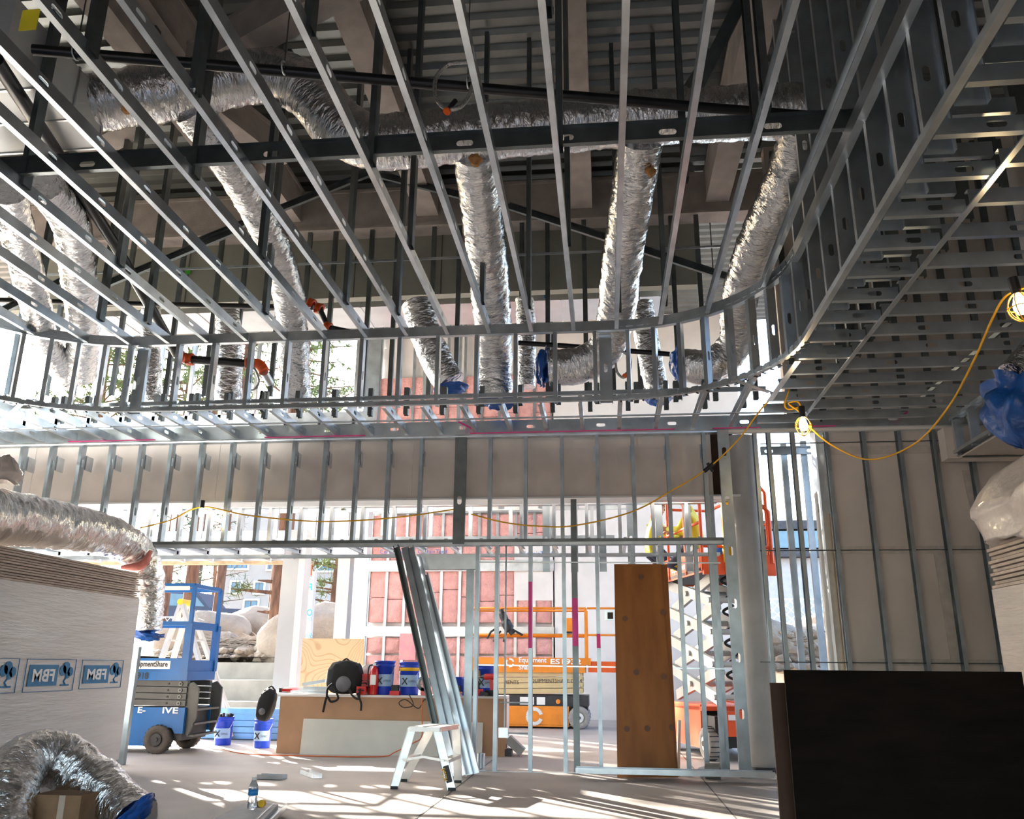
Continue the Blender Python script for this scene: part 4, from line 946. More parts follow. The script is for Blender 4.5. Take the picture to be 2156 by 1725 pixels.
for x in (0, W):
    m_ = MB(); m_.tube([T(x,.0,RDB),T(x,.0,RDB+1.0),T(x,.12,RDB+1.1),T(x,L-.12,RDB+1.1),T(x,L,RDB+1.0),T(x,L,RDB)], .022, RD, 8); m_.tube([T(x,0,RDB+.6),T(x,L,RDB+.6)], .02, RD, 8)
    for u in (.3,.65): m_.tube([T(x,L*u,RDB),T(x,L*u,RDB+1.1)], .02, RD, 8)
    m_.build('guard_rail', rl)
m_ = MB(); m_.tube([T(0,L,RDB+1.1),T(W,L,RDB+1.1)], .02, RD, 8); m_.tube([T(0,0,RDB+.3),T(W,0,RDB+.3)], .02, RD, 8); m_.tube([T(W-.12,-.02,RDB+.1),T(W-.12,-.02,RDB+.75),T(W-.05,-.02,RDB+.82),T(W+.02,-.02,RDB+.75),T(W+.02,-.02,RDB+.1)], .03, RD, 8); m_.build('end_rail', rl)
m_ = MB(); bx(m_,T,M_,(W-.1,-.03,RDB-.05),(W+.06,.02,RDB+.2),RD); m_.build('end_box', rl); m_ = MB(); bx(m_,T,M_,(0,-.03,RDB-.05),(.28,.02,RDB+.2),RD); m_.build('end_box', rl)
YELP = mat('yellow_paint', (.90,.50,.01), .45)
ylw = MB(); bx(ylw,T,M_,(.28,-.05,RDB-.02),(.40,.0,RDB+1.3),YELP); bx(ylw,T,M_,(.26,-.05,RDB+.1),(.45,-.02,RDB+.35),YELP); bx(ylw,T,M_,(.30,-.06,RDB+.30),(.33,-.05,RDB+.5),BLACK)
ylw.build('yellow_level', label='tall yellow upright panel strapped to the red lift platform', cat='panel')
ylw = MB(); bx(ylw,T,M_,(W-.16,-.055,RDB+.05),(W-.10,-.035,RDB+1.15),YELP); ylw.build('yellow_level', label='slim yellow upright bar just right of the round column', cat='panel')
# --- blue lift on the left
BL = mat('blue_paint', (.004,.115,.36), .4, 0, .08, 6)
BYY = P(345,1588,Z=0).y; xr2 = P(392,1500,Y=BYY).x; Lb = 1.75; x0 = xr2-Lb
T, M_ = frame((x0,BYY,0), 0); bz = lambda y: P(345,y,Y=BYY).z; W = .76
b = thing('scissor_lift', T(Lb/2,W/2,0), 'blue compact scissor lift with folded dark arms beside the wrapped board stack', 'scissor lift')
m_ = MB()
pr = [(0,bz(1572)),(0,bz(1490)),(Lb-.02,bz(1490)),(Lb-.02,bz(1545)),(Lb-.12,bz(1545)),(Lb-.16,bz(1533)),(Lb-.34,bz(1530)),(Lb-.46,bz(1545)),(Lb-.5,bz(1572))]
m_.prism([T(x,0,z) for x,z in pr], (0,.05,0), BL); m_.prism([T(x,W-.05,z) for x,z in pr], (0,.05,0), BL); bx(m_,T,M_,(0,.05,bz(1560)),(Lb-.05,W-.05,bz(1492)),DARKM)
ch = m_.build('chassis', b)
for x,y_ in ((.1,1),(.35,1)): pass
m_ = MB(); bx(m_,T,M_,(.55,-.006,bz(1520)),(.8,.0,bz(1508)),WHITEP); bx(m_,T,M_,(.6,-.006,bz(1512)),(.75,-.004,bz(1508)),RD); bx(m_,T,M_,(.82,-.006,bz(1529)),(1.05,0,bz(1518)),WHITEP); m_.build('warning_label', ch)
textT('E-', T, Lb-.62, bz(1502), .10, WHITEP, ch, y=-.01, width=.1); textT('IVE', T, Lb-.3, bz(1502), .10, WHITEP, ch, y=-.01, width=.2)
for x in (Lb-.31, .3):
    wheel('wheel', T, (x,-.01,.165), (0,1,0), .165, .12, RUBBERD, b, DARKM); wheel('wheel', T, (x,W,.165), (0,1,0), .165, .12, RUBBERD, b, DARKM)
ARM = mat('dark_grey_arm', (.10,.10,.095), .5, .2, .1, 6)
za, zb2 = bz(1488), bz(1433)
for i in range(4):
    a = za+(zb2-za)*i/4+.004; c = za+(zb2-za)*(i+1)/4-.006; m_ = MB()
    for y in (.03,W-.1): m_.hexa([T(.02,y,a+.02),T(Lb-.04,y,a),T(Lb-.04,y+.07,a),T(.02,y+.07,a+.02),T(.02,y,c+.02),T(Lb-.04,y,c),T(Lb-.04,y+.07,c),T(.02,y+.07,c+.02)], ARM)
    m_.cyl(T(Lb-.12,.01,(a+c)/2), T(Lb-.12,.03,(a+c)/2), .024, mat('worn_pin',(.30,.30,.28),.6,.3), 12); m_.cyl(T(Lb-.12,.005,(a+c)/2), T(Lb-.12,.011,(a+c)/2), .013, DARKM, 12); m_.cyl(T(Lb-.28,.02,(a+c)/2), T(Lb-.28,.03,(a+c)/2), .012, BLACK, 10); m_.build('scissor_arm', b)
m_ = MB()
for y in (.06, W-.03):
    m_.prism([T(x,y,z) for x,z in ((Lb-.05,.25),(Lb-.05,bz(1440)),(Lb+.02,bz(1436)),(Lb+.1,bz(1450)),(Lb+.1,.42),(Lb+.02,.2))], (0,.03,0), ARM)
for z in (bz(1495), bz(1525), bz(1550)): bx(m_,T,M_,(Lb+.0,.08,z-.012),(Lb+.09,W-.03,z+.012),ARM)
m_.build('end_ladder', b)
m_ = MB(); bx(m_,T,M_,(0,-.02,bz(1433)),(Lb-.03,W,bz(1414)),BL); bx(m_,T,M_,(0,-.01,bz(1414)),(Lb-.06,.02,bz(1386)),BL); bx(m_,T,M_,(Lb-.08,0,bz(1414)),(Lb-.05,W,bz(1390)),BL)
pl = m_.build('platform', b)
m_ = MB(); bx(m_,T,M_,(Lb-.80,-.015,bz(1409)),(Lb-.27,-.012,bz(1392)),WHITEP); m_.build('name_plate', pl)
textT('EquipmentShare', T, Lb-.78, bz(1404), .09, BLACK, pl, y=-.018, width=.48); textT('7918', T, Lb-.73, bz(1430), .11, BLACK, pl, y=-.025, width=.2); 
zt_, zm_ = bz(1233), bz(1313)
RBx = Lb-.07
m_ = MB()
m_.bar(T(-.0,0,zt_), T(RBx,0,zt_), .03, .05, BL); m_.bar(T(RBx,0,zt_), T(RBx,W,zt_), .03, .05, BL); m_.bar(T(0,W,zt_), T(RBx,W,zt_), .03, .05, BL); m_.build('top_rail', b)
m_ = MB(); m_.bar(T(0,0,zm_), T(RBx,0,zm_), .03, .05, BL); m_.bar(T(RBx,0,zm_), T(RBx,W,zm_), .03, .05, BL); m_.bar(T(0,W,zm_), T(RBx,W,zm_), .03, .05, BL); m_.build('mid_rail', b)
for (x,y,w_,zt2) in ((RBx,0,.09,zm_),(RBx,0,.045,zt_),(RBx,W,.045,zt_),(RBx,W,.08,zm_),(RBx-1.2,0,.045,zt_),(RBx-1.2,W,.045,zt_)):
    m_ = MB(); m_.bar(T(x,y,bz(1414)), T(x,y,zt2), w_, w_, BL, up=(0,1,0)); m_.build('post', b)
m_ = MB(); bx(m_,T,M_,(RBx-.01,.0,zm_-.07),(RBx+.02,W,zm_),BL); m_.build('gate_panel', b)
m_ = MB(); bx(m_,T,M_,(RBx-.6,-.016,zt_-.06),(RBx-.06,-.006,zt_-.01),WHITEP); m_.build('faded_sticker', b)
# ladder behind it
LADW = mat('white_fibreglass', (.50,.48,.45), .5)
ly = BYY+1.9; lad = thing('folding_ladder', (P(385,1400,Y=ly).x,ly,0), 'white folding ladder standing behind the blue lift platform', 'ladder')
ap = P(383,1268,Y=ly); f1, f2 = P(318,1450,Y=ly), P(437,1450,Y=ly)
for (f, dy) in ((f1,0),(f2,.0),(f1,.5),(f2,.5)):
    d = (f-ap); ft = ap+d*((ap.z)/(ap.z-f.z)); m_ = MB(); m_.bar(ap+V((0,dy*.5,0)), V((ft.x,ft.y+dy,0)), .05, .10, LADW, up=(0,1,0)); m_.build('side_rail', lad)
for k in range(1,7):
    for f in (f1,f2):
        d = (f-ap); ft = ap+d*((ap.z)/(ap.z-f.z)); p = ap.lerp(V((ft.x,ft.y,0)), k/7); m_ = MB(); m_.bar(p, p+V((0,.25+.25*k/7,0)), .06, .02, LADW); m_.build('rung', lad)
m_ = MB(); m_.cyl(ap+V((0,-.06,0)), ap+V((0,.3,0)), .045, YELP, 16); m_.build('hinge_cap', lad, label='yellow round hinge cap')
m_ = MB(); m_.bar(P(441,1385,Y=12.9), V((P(487,1512,Y=12.6).x,12.6,.02)), .12, .04, mat('pale_plank',(.68,.60,.58),.7), up=(0,1,0)); m_.build('leaning_plank', label='pale lavender-white plank leaning right of the blue lift', cat='plank')
FILMW = mat('crumpled_plastic', (.70,.63,.59), .3, 0, .05, 3, .5, 9, bdist=.03, coat=.4)
# ================================================================== INSIDE: MATERIALS AND SMALL THINGS
# wrapped board stack on the left
cxy = P(247,1621,Z=0); SX, SYf, SYn = cxy.x, cxy.y, 4.0
ztop = P(284,1207,Y=SYf).z; zex = P(281,1262,Y=SYf).z
stk = thing('board_stack', (SX-.6, 6.5, 0), 'tall shrink-wrapped gypsum board stack with mirrored blue print at left', 'board stack')
def wrapped(name, parent, x0, x1, y0, y1, z0, z1, seed, face='x'):
    """box whose skin is rippled like stretched film"""
    m_ = MB(); nu, nv = 90, 40
    def skin(fp, o, u, v, n_):
        vv = []
        for j in range(nv+1):
            for i in range(nu+1):
                a, b_ = i/nu, j/nv; e = min(a,1-a,b_,1-b_)*20; e = min(1, e)
                p = o+u*a+v*b_; h = .006*noise.noise(V((p.x*1.5+p.y*1.5, p.z*9, seed)))+.004*noise.noise(V((p.y*4, p.z*26+p.y*3, seed+4)))
                vv.append(p+n_*(h*e))
        m_.add(vv, [(j*(nu+1)+i, j*(nu+1)+i+1, (j+1)*(nu+1)+i+1, (j+1)*(nu+1)+i) for j in range(nv) for i in range(nu)], WRAP, True)
    X0,X1,Y0,Y1,Z0,Z1 = x0,x1,y0,y1,z0,z1
    skin(0, V((X1,Y0,Z0)), V((0,Y1-Y0,0)), V((0,0,Z1-Z0)), V((1,0,0)))
    skin(0, V((X0,Y0,Z0)), V((0,Y1-Y0,0)), V((0,0,Z1-Z0)), V((-1,0,0)))
    skin(0, V((X0,Y1,Z0)), V((X1-X0,0,0)), V((0,0,Z1-Z0)), V((0,1,0)))
    skin(0, V((X0,Y0,Z0)), V((X1-X0,0,0)), V((0,0,Z1-Z0)), V((0,-1,0)))
    skin(0, V((X0,Y0,Z1)), V((X1-X0,0,0)), V((0,Y1-Y0,0)), V((0,0,1)))
    return m_.build(name, parent)
wr_ = wrapped('shrink_wrap', stk, SX-1.2, SX, SYn, SYf, .1, zex, 2)
n_ = 12; th = (ztop-zex)/n_
for i in range(n_):
    m_ = MB(); m_.span((SX-1.2,SYn,zex+i*th+.003), (SX-.012-.012*((i*7)%3), SYf-.01*((i*5)%3), zex+(i+1)*th-.004), EDGE); m_.build('gypsum_board', stk)
m_ = MB()
for y in (SYn+.3, 6, SYf-.5): m_.span((SX-1.2,y-.05,0), (SX,y+.05,.1), WOOD)
m_.build('pallet', stk)
FB = mat('print_blue', (.015,.17,.36), .5)
def onface(x, y): return P(x, y, X=SX+.010)
for (xa, ya, xb, yb, xt) in ((57,1400,125,1446,150), (174,1401,232,1440,251), (-62,1399,0,1450,28)):
    a, c = onface(xa,yb), onface(xb,ya+1); z0, z1 = a.z, (onface(xa,ya).z)
    y0_, y1_ = a.y, c.y
    fr = MB(); fr.span((SX+.004,y0_,z0), (SX+.009,y1_,z1), FB); 
    t_ = onface(xt,1420); y2 = t_.y
    for (ya2, yb2, za2, zb3) in ((y0_-.05,y2+.06,z0-.05,z0-.045),(y0_-.05,y2+.06,z1+.045,z1+.05),(y0_-.05,y0_-.045,z0-.05,z1+.05),(y2+.055,y2+.06,z0-.05,z1+.05)): fr.span((SX+.004,ya2,za2), (SX+.009,yb2,zb3), FB)
    fp = fr.build('printed_panel', wr_)
    text('FBM', V((SX+.0095,y0_+(y1_-y0_)*.12,z0+(z1-z0)*.22)), (0,1,0), (0,0,1), (z1-z0)*.82, WHITEP, fp, flipx=True, width=(y1_-y0_)*.76, bold=True)
    m_ = MB(); yc = (y1_+y2)/2+.02; hh = z1-z0
    for dz, dy, rr in ((.85,0,.10),(.72,-.06,.09),(.66,.08,.08),(.5,.04,.06)):
        m_.cyl((SX+.004,yc+dy*.8,z0+hh*dz), (SX+.009,yc+dy*.8,z0+hh*dz), rr*.55, FB, 10)
    m_.tube([V((SX+.004,yc+.02,z0)),V((SX+.004,yc-.015,z0+hh*.2)),V((SX+.004,yc+.02,z0+hh*.4)),V((SX+.004,yc-.0,z0+hh*.75))], .009, FB, 6); m_.span((SX+.004,yc-.06,z0-.005), (SX+.009,yc+.07,z0+.01), FB)
    m_.build('tree_emblem', fp)
# duct lying on the stack, end wrapped in blue
dtop = foil_duct('foil_duct', [P(-90,1085,Y=6.7), P(20,1092,Y=7.4), P(130,1108,Y=8.1), P(225,1128,Y=8.8), P(288,1165,Y=9.25), P(310,1225,Y=9.35), P(308,1330,Y=9.35)], (.275,.165), 'big crinkled foil duct draped over the wrapped board stack', n=56, amp=.10)
bag('blue_end_bag', P(306,1330,Y=9.35), .185, '', dtop, (-.2,0,-1), .5)
m_ = MB(); tt = spline([P(255,1195,Y=9.05), P(298,1190,Y=9.1), P(318,1160,Y=9.15)], 6); m_.tube(tt, [.02+.03*math.sin(math.pi*i/(len(tt)-1)) for i in range(len(tt))], mat('pink_tape',(.75,.25,.22),.4,0,.2,10,.8,30), 8); m_.build('pink_wrap', dtop)
bag('plastic_scrap', P(2,1015,Y=7.2), .13, 'crumpled whitish plastic scrap above the big foil duct at left edge', None, (.15,0,1), 1.9, mt=FILMW, amp=.7); bpy.data.objects['plastic_scrap']['category'] = 'plastic sheet'
# dark stud standing at the stack
m_ = MB(); a, b_ = P(262,1605,Z=0), P(282,1362,Y=9.2); a = P(266,1480,Y=9.3); m_.stud(V((a.x,9.3,0)), V((a.x+.01,9.3,b_.z)), (1,0,0), .105, .06, mat('blue_grey_steel',(.22,.29,.34),.35,.8,.1,5), holes=False); m_.build('steel_post', label='blue-grey steel channel standing upright between board stack and blue lift', cat='steel channel')
# lower-left duct and carton
d2 = foil_duct('foil_duct', [P(-10,1800,Y=5.6), P(5,1690,Y=5.75), P(45,1612,Y=6.0), P(115,1598,Y=6.2), P(185,1640,Y=6.25), P(245,1690,Y=6.2), P(285,1730,Y=6.1)], (.2,.17), 'dark crinkled foil duct arching over a cardboard box at lower left', n=56, amp=.10)
bag('blue_end_bag', P(280,1712,Y=6.1), .16, '', d2, (.7,0,-.6), .5)
CARD = mat('cardboard', (.30,.17,.09), .9, 0, .1, 12)
q = P(62,1725,Y=5.85); q2 = P(165,1725,Y=5.85); zt_ = P(110,1672,Y=5.9).z
m_ = MB(); m_.span((q.x,5.85,0), (q2.x,6.15,max(.1,zt_)), CARD); cb = m_.build('cardboard_box', label='brown cardboard box under the arching foil duct', cat='box')
m_ = MB(); m_.span((q.x+(q2.x-q.x)*.55,5.847,0), (q.x+(q2.x-q.x)*.68,5.85,zt_), mat('packing_tape',(.55,.42,.32),.25)); m_.build('tape_strip', cb)
# right side: wrapped stack under plastic, dark sheets in front
RY = 5.3; xs0 = P(2097,1300,Y=RY).x
z1_, z0_ = P(2096,1165,Y=RY).z, P(2098,1242,Y=RY).z
rs = thing('board_stack', (xs0+.6, 3.4, 0), 'shrink-wrapped board stack at right edge under crumpled plastic', 'board stack')
wrapped('shrink_wrap', rs, xs0, xs0+1.2, 1.6, RY, .1, z0_, 9)
n_ = 9; th = (z1_-z0_)/n_
for i in range(n_+3):
    m_ = MB(); m_.span((xs0-.0+.01*((i*5)%3),1.6,z0_+i*th+.003), (xs0+1.2,RY-.01,z0_+(i+1)*th-.004), EDGE); m_.build('gypsum_board', rs)
m_ = MB()
for y in (2, 3.4, RY-.3): m_.span((xs0,y-.05,0), (xs0+1.2,y+.05,.1), WOOD)
m_.build('pallet', rs)
bm = bmesh.new(); bmesh.ops.create_cube(bm, size=2); bmesh.ops.subdivide_edges(bm, edges=bm.edges, cuts=24, use_grid_fill=True)
m_ = MB(); vv = []
zlo, zhi = P(2050,1150,Y=5.0).z, P(2120,985,Y=5.0).z
xa_ = P(2052,1060,Y=5.1).x
for v in bm.verts:
    x, y, z = v.co
    px_ = xa_+.65+x*.65+(.12*z if x < 0 else 0)*0; py = 3.5+y*1.7; pz = (zlo+zhi)/2+z*(zhi-zlo)/2
    if z > 0 and x < -.4: px_ += .22*z
    if z < -.2: px_ += .05*(-z) if x < 0 else 0
    if z < -.85 and x < -.8: pz += .08*math.sin(y*9)
    q = V((px_,py,pz)); k = V((noise.noise(q*2.3),noise.noise(q*2.3+V((9,0,0))),noise.noise(q*2.3+V((0,9,0)))))*.10+V((noise.noise(q*6),noise.noise(q*6+V((4,0,0))),noise.noise(q*6+V((0,4,0)))))*.035
    vv.append(q+k)
m_.add(vv, [tuple(v.index for v in f.verts) for f in bm.faces], FILMW, True); bm.free()
m_.build('plastic_cover', label='crumpled translucent plastic sheet heaped over the right board stack', cat='plastic sheet')
DPLY = mat('backlit_plywood', (.010,.006,.004), .9, 0, .25, 3, .2, 40, stretch=(1,1,4), spec=.15)  # backlit face: its shade is put into this near-black colour
dst = thing('plywood_sheets', V((P(1860,1725,Y=5.0).x,5,0)), 'dark brown plywood sheets standing on edge at lower right', 'plywood')
a, b_ = P(1651,1411,Y=5.0), P(2150,1408,Y=5.0)
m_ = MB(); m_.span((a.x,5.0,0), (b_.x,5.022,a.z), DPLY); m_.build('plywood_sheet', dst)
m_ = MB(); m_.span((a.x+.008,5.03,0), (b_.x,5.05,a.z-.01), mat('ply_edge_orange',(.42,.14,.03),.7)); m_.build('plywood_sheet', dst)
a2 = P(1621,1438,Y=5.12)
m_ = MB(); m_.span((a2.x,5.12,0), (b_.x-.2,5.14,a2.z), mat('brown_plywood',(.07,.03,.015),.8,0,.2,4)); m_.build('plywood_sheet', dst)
# blue bag duct at the right edge
d3 = foil_duct('foil_duct', [P(2230,720,Y=6.4), P(2190,770,Y=6.4), P(2150,810,Y=6.4)], .2, 'foil duct stub at the right edge wrapped in blue plastic', amp=.08)
bag('blue_end_bag', P(2160,810,Y=6.35), .27, '', d3, (-.25,-.1,-1), 1.9, amp=.55, n=32)
# leaning plywood
OPLY = mat('orange_plywood', (.40,.155,.04), .55, 0, .25, 2.2, .1, 30, col2=(.24,.085,.02), stretch=(2.5,1,.6), spec=.3)
b0, b1 = P(1300,1638,Y=9.18), P(1424,1638,Y=9.18); t0, t1 = P(1293,1188,Y=9.38), P(1392,1188,Y=9.38)
off = V((0,.019,0))
m_ = MB(); m_.hexa([b0,b1,b1+off,b0+off,t0,t1,t1+off,t0+off], OPLY); lp = m_.build('leaning_plywood', label='tall glossy orange-brown plywood sheet leaning on the partition', cat='plywood')
for x, y in ((1350,1215),(1316,1303),(1396,1290),(1340,1416),(1398,1425),(1320,1535),(1363,1534),(1415,1532)):
    f = (y-1188)/450; q = P(x,y,Y=9.38-.2*f-.006); m_ = MB(); m_.cyl(q+V((0,-.001,0)), q+V((0,.004,0)), .03, mat('ply_knot',(.16,.055,.015),.5), 14); m_.build('knot', lp)
t2, t3 = P(1384,1190,Y=9.40), P(1405,1188,Y=9.40); b2, b3 = P(1400,1638,Y=9.205), P(1428,1638,Y=9.205)
m_ = MB(); m_.hexa([b2,b3,b3+off,b2+off,t2,t3,t3+off,t2+off], OPLY); m_.build('leaning_plywood', label='second plywood sheet showing as a thin strip right of the first', cat='plywood')
a, b_ = P(1210,1650,Z=0), P(1640,1656,Z=0)
m_ = MB(); m_.stud(V((a.x,9.02,.055)), V((b_.x,8.98,.055)), (0,1,0), .15, .05, GALV, off=.35, sp=.6, flip=1, hw=.05); m_.build('steel_track', label='long galvanised steel channel lying on the floor below the plywood', cat='steel channel')
def channel(name, p0, p1, label, w=.092, h=.04, up=True):
    m_ = MB(); p0, p1 = V(p0), V(p1); d = (p1-p0).normalized(); s_ = V((-d.y,d.x,0)); m_.stud(p0+V((0,0,.003)), p1+V((0,0,.003)), s_, w, h, GALV, holes=False, flip=1 if up else -1, lip=.006)
    return m_.build(name, label=label, cat='steel channel')
channel('channel_offcut', P(545,1640,Z=0), P(600,1642,Z=0), 'short steel channel offcut on the floor, left of the pair', up=True)
channel('channel_offcut', P(641,1630,Z=0), P(668,1640,Z=0), 'short open steel channel offcut on the floor, right of the pair', up=True)
channel('channel_offcut', P(1222,1606,Z=0), P(1262,1610,Z=0), 'steel channel piece on floor behind the partition near the plywood', up=False)
channel('channel_offcut', P(985,1622,Z=0), P(1020,1625,Z=0), 'bent steel offcut on the floor at the foot of leaning studs', up=False)
m_ = MB(); q = P(1012,1618,Z=0); m_.cyl(q, q+V((0,0,.15)), .045, GALV, 20); m_.build('pipe_sleeve', label='short galvanised pipe sleeve upright on the floor track', cat='pipe')
m_ = MB(); q = P(1497,1640,Z=0); m_.cyl(q+V((-.05,0,.075)), q+V((.09,-.03,.075)), .075, mat('grey_coupling',(.40,.39,.37),.5,.4), 20); m_.cyl(q+V((-.1,.02,.05)), q+V((-.04,0,.07)), .05, WHITEP, 16); m_.build('pipe_coupling', label='grey round pipe coupling on the floor left of the corner studs', cat='pipe fitting')
m_ = MB(); q = P(1085,1592,Z=0); m_.box(q+V((0,0,.12)), (.24,.16,.10), mat('grey_box',(.30,.29,.28),.5,.3), Matrix.Rotation(.7,3,'Y')); m_.box(q+V((-.08,.0,.04)), (.08,.2,.08), DARKM); m_.build('tilted_box', label='small tilted grey metal box on the floor beside the bench', cat='box')
# concrete-coloured perforated strip beside plywood
m_ = MB(); p, q = P(1432,1520,Y=9.5), P(1428,1634,Y=9.4); m_.bar(V((q.x,9.42,0)), V((p.x,9.6,p.z)), .03, .08, GYPL, up=(0,1,0)); m_.build('board_strip', label='narrow white gypsum strip standing right of the plywood', cat='board')
# step stool
ALU = mat('aluminium', (.78,.77,.75), .35, .75, .1, 10, .1, 40)
FL, FRt = P(830,1662,Z=0), P(951,1665,Z=0); D_ = V((-.03,.50,0)); BLf, BRf = FL+D_, FRt+D_
hz = P(893,1536,Y=8.05).z; 
tl, tr = P(868,1537,Y=8.05), P(920,1538,Y=8.05); tl.z = tr.z = hz; dT = V((.10,.42,0)); bl_, br_ = tl+dT, tr+dT
st = thing('step_stool', (FL+BRf)/2, 'small aluminium double-sided step stool on the floor with yellow-black label', 'step stool')
for a, t_ in ((FL,tl),(FRt,tr),(BLf,bl_),(BRf,br_)):
    m_ = MB(); ax = (t_-a); s_ = V((1,0,0)); m_.stud(a+V((0,0,.01)), t_, (1,0,0), .075, .025, ALU, holes=False, lip=0, flip=-1 if a in (FL,FRt) else 1); lg = m_.build('leg', st)
    m_ = MB(); m_.box(a+V((0,.01,.012)), (.065,.035,.024), BLACK); m_.build('rubber_foot', lg)
m_ = MB(); t_ = V((0,0,.02)); m_.hexa([tl-t_+V((-.03,-.02,0)), tr-t_+V((.03,-.02,0)), br_-t_+V((.03,.02,0)), bl_-t_+V((-.03,.02,0)), tl+t_+V((-.03,-.02,0)), tr+t_+V((.03,-.02,0)), br_+t_+V((.03,.02,0)), bl_+t_+V((-.03,.02,0))], ALU)
m_.build('top_step', st)
m_ = MB()
for f in (-.008,): m_.bar((tl+tr)/2+t_+V((0,-.01,.002)), (bl_+br_)/2+t_+V((0,.01,.002)), .035, .003, DARKM)
m_.build('grip_strip', st)
for A, B, C_, D2 in ((FL,tl,BLf,bl_),(FRt,tr,BRf,br_)):
    p, q = A.lerp(B,.47), C_.lerp(D2,.47); m_ = MB(); m_.bar(p, q, .075, .03, ALU); m_.build('lower_step', st)
p, q = FL.lerp(tl,.48), FRt.lerp(tr,.48); md = (p+q)/2+V((0,-.01,.03))
m_ = MB(); m_.bar(p+V((0,-.012,0)), md, .004, .02, ALU, up=(0,0,1)); m_.bar(md, q+V((0,-.012,0)), .004, .02, ALU); m_.build('spreader', st)
p, q = FRt.lerp(tr,.13), FRt.lerp(tr,.40); dd = (q-p).normalized(); sd2 = dd.cross(V((0,1,0))).normalized()
m_ = MB(); o_ = V((0,-.032 if False else -.006,0)); m_.hexa([p-sd2*.026+o_, p+sd2*.026+o_, p+sd2*.026+o_*1.5, p-sd2*.026+o_*1.5, q-sd2*.026+o_, q+sd2*.026+o_, q+sd2*.026+o_*1.5, q-sd2*.026+o_*1.5], BLACK); lb_ = m_.build('black_label', st)
text('FALCON', q+V((0,-.011,0))-dd*.02+V((-.012,0,0)), -dd, V((dd.z,0,-dd.x)) if False else V((0,1,0)).cross(dd)*-1, .05, YELP, lb_, width=.105, bold=True, ex=.0)
# bench of boards
ba, bb = P(581,1586,Z=0), P(1068,1591,Z=0); bb.y = ba.y+.12; zt_ = P(800,1464,Y=ba.y).z
KR = mat('kraft_paper', (.46,.27,.16), .85, 0, .08, 3, .1, 60); bd = (bb-ba).normalized(); bn = V((-bd.y,bd.x,0))
bench = thing('gypsum_board_bench', (ba+bb)/2, 'long low stack of gypsum boards on edge with brown paper face, used as bench', 'board stack')
BT = .50; nb_ = 22
for i in range(nb_):
    o0 = ba+bn*(BT*i/nb_)+V((0,0,0))+bd*(.01*((i*7)%4)); o1 = bb+bn*(BT*i/nb_); t_ = bn*(BT/nb_*.86)
    h_ = V((0,0,zt_-.03-.004*(i%3)))
    m_ = MB(); m_.hexa([o0,o1,o1+t_,o0+t_,o0+h_,o1+h_,o1+t_+h_,o0+t_+h_], KR if i == 0 else GYPL); m_.build('gypsum_board', bench)
h0 = V((0,0,zt_-.028)); m_ = MB(); m_.hexa([ba+h0-bn*.03-bd*.02, bb+h0-bn*.03, bb+h0+bn*BT, ba+h0+bn*BT-bd*.02]+[p+V((0,0,.026)) for p in (ba+h0-bn*.03-bd*.02, bb+h0-bn*.03, bb+h0+bn*BT, ba+h0+bn*BT-bd*.02)], GYPL); m_.build('top_board', bench)
pa, pb = P(631,1588,Z=0), P(1020,1590,Z=0); pa.y = ba.y-.06; pb.y = ba.y+.02; hh = P(631,1514,Y=pa.y).z
m_ = MB(); t_ = V((0,.014,0)); lean_ = V((0,.05,hh)); m_.hexa([pa,pb,pb+t_,pa+t_,pa+lean_,pb+lean_+V((0,0,-.02)),pb+lean_+t_+V((0,0,-.02)),pa+lean_+t_], mat('white_board',(.62,.61,.56),.85,0,.05,3)); m_.build('white_board', label='long white gypsum offcut leaning against the brown bench face', cat='board')
def on(x, Y=None, dz=0): 
    Y = Y or ba.y+.22; q = P(x,1460,Y=Y); return V((q.x, Y, zt_+dz))
BKT = mat('bucket_blue', (.006,.05,.50), .4, 0, .05, 4)
def bucket(c, label, h=.37, r=.145, extra=None, mt=BKT, full=True):
    c = V(c); t = thing('bucket', c, label, 'bucket', 'blue plastic buckets'); m_ = MB()
    m_.lathe(c, [(0,0),(r*.88,0),(r*.90,.01),(r*.97,h*.82),(r*1.05,h*.83),(r*1.05,h*.86),(r*.98,h*.865),(r,h*.93),(r*1.06,h*.94),(r*1.06,h),(r*.96,h),(r*.94,h*.5),(0,h*.45)], mt, 28); m_.build('body', t)
    m_ = MB(); n_ = 14; z0, z1 = c.z+h*.25, c.z+h*.6; vv = []
    for z, f in ((z0,.925),(z1,.952)):
        for k in range(n_+1): a = -math.pi/2-1.25+2.5*k/n_; vv.append(V((c.x+math.cos(a)*(r*f+.003), c.y+math.sin(a)*(r*f+.003), z)))
    m_.add(vv, [(k,k+1,n_+2+k,n_+1+k) for k in range(n_)], mat('bucket_label',(.35,.50,.72),.5), True); lb = m_.build('label_band', t)
    text('X', V((c.x-.07,c.y-r-.004,c.z+h*.32)), (1,0,0), (0,0,1), .11, BLACK, lb, width=.08, bold=True); text('EXPRESS', V((c.x+.02,c.y-r-.002,c.z+h*.38)), (1,.1,0), (0,0,1), .035, BLACK, lb, width=.09)
    m_ = MB(); m_.tube([c+V((r*1.04*math.cos(a),-r*1.04*abs(math.sin(a))*.9,h*.84-.16*abs(math.sin(a)))) for a in [math.pi*k/14 for k in range(15)]], .003, GALV, 6); m_.build('handle', t)
    return t
b1 = bucket(P(468,1569,Z=0), 'blue bucket with tools on the floor beside the blue lift', .36, .12)
m_ = MB(); q = P(468,1569,Z=0)
for k in range(6):
    a = k*1.1; m_.bar(q+V((.05*math.cos(a),.05*math.sin(a),.2)), q+V((.10*math.cos(a),.09*math.sin(a),.40)), .03, .04, BLACK)
m_.build('hand_tools', label='dark hand tools sticking out of the floor bucket by the lift', cat='tools')
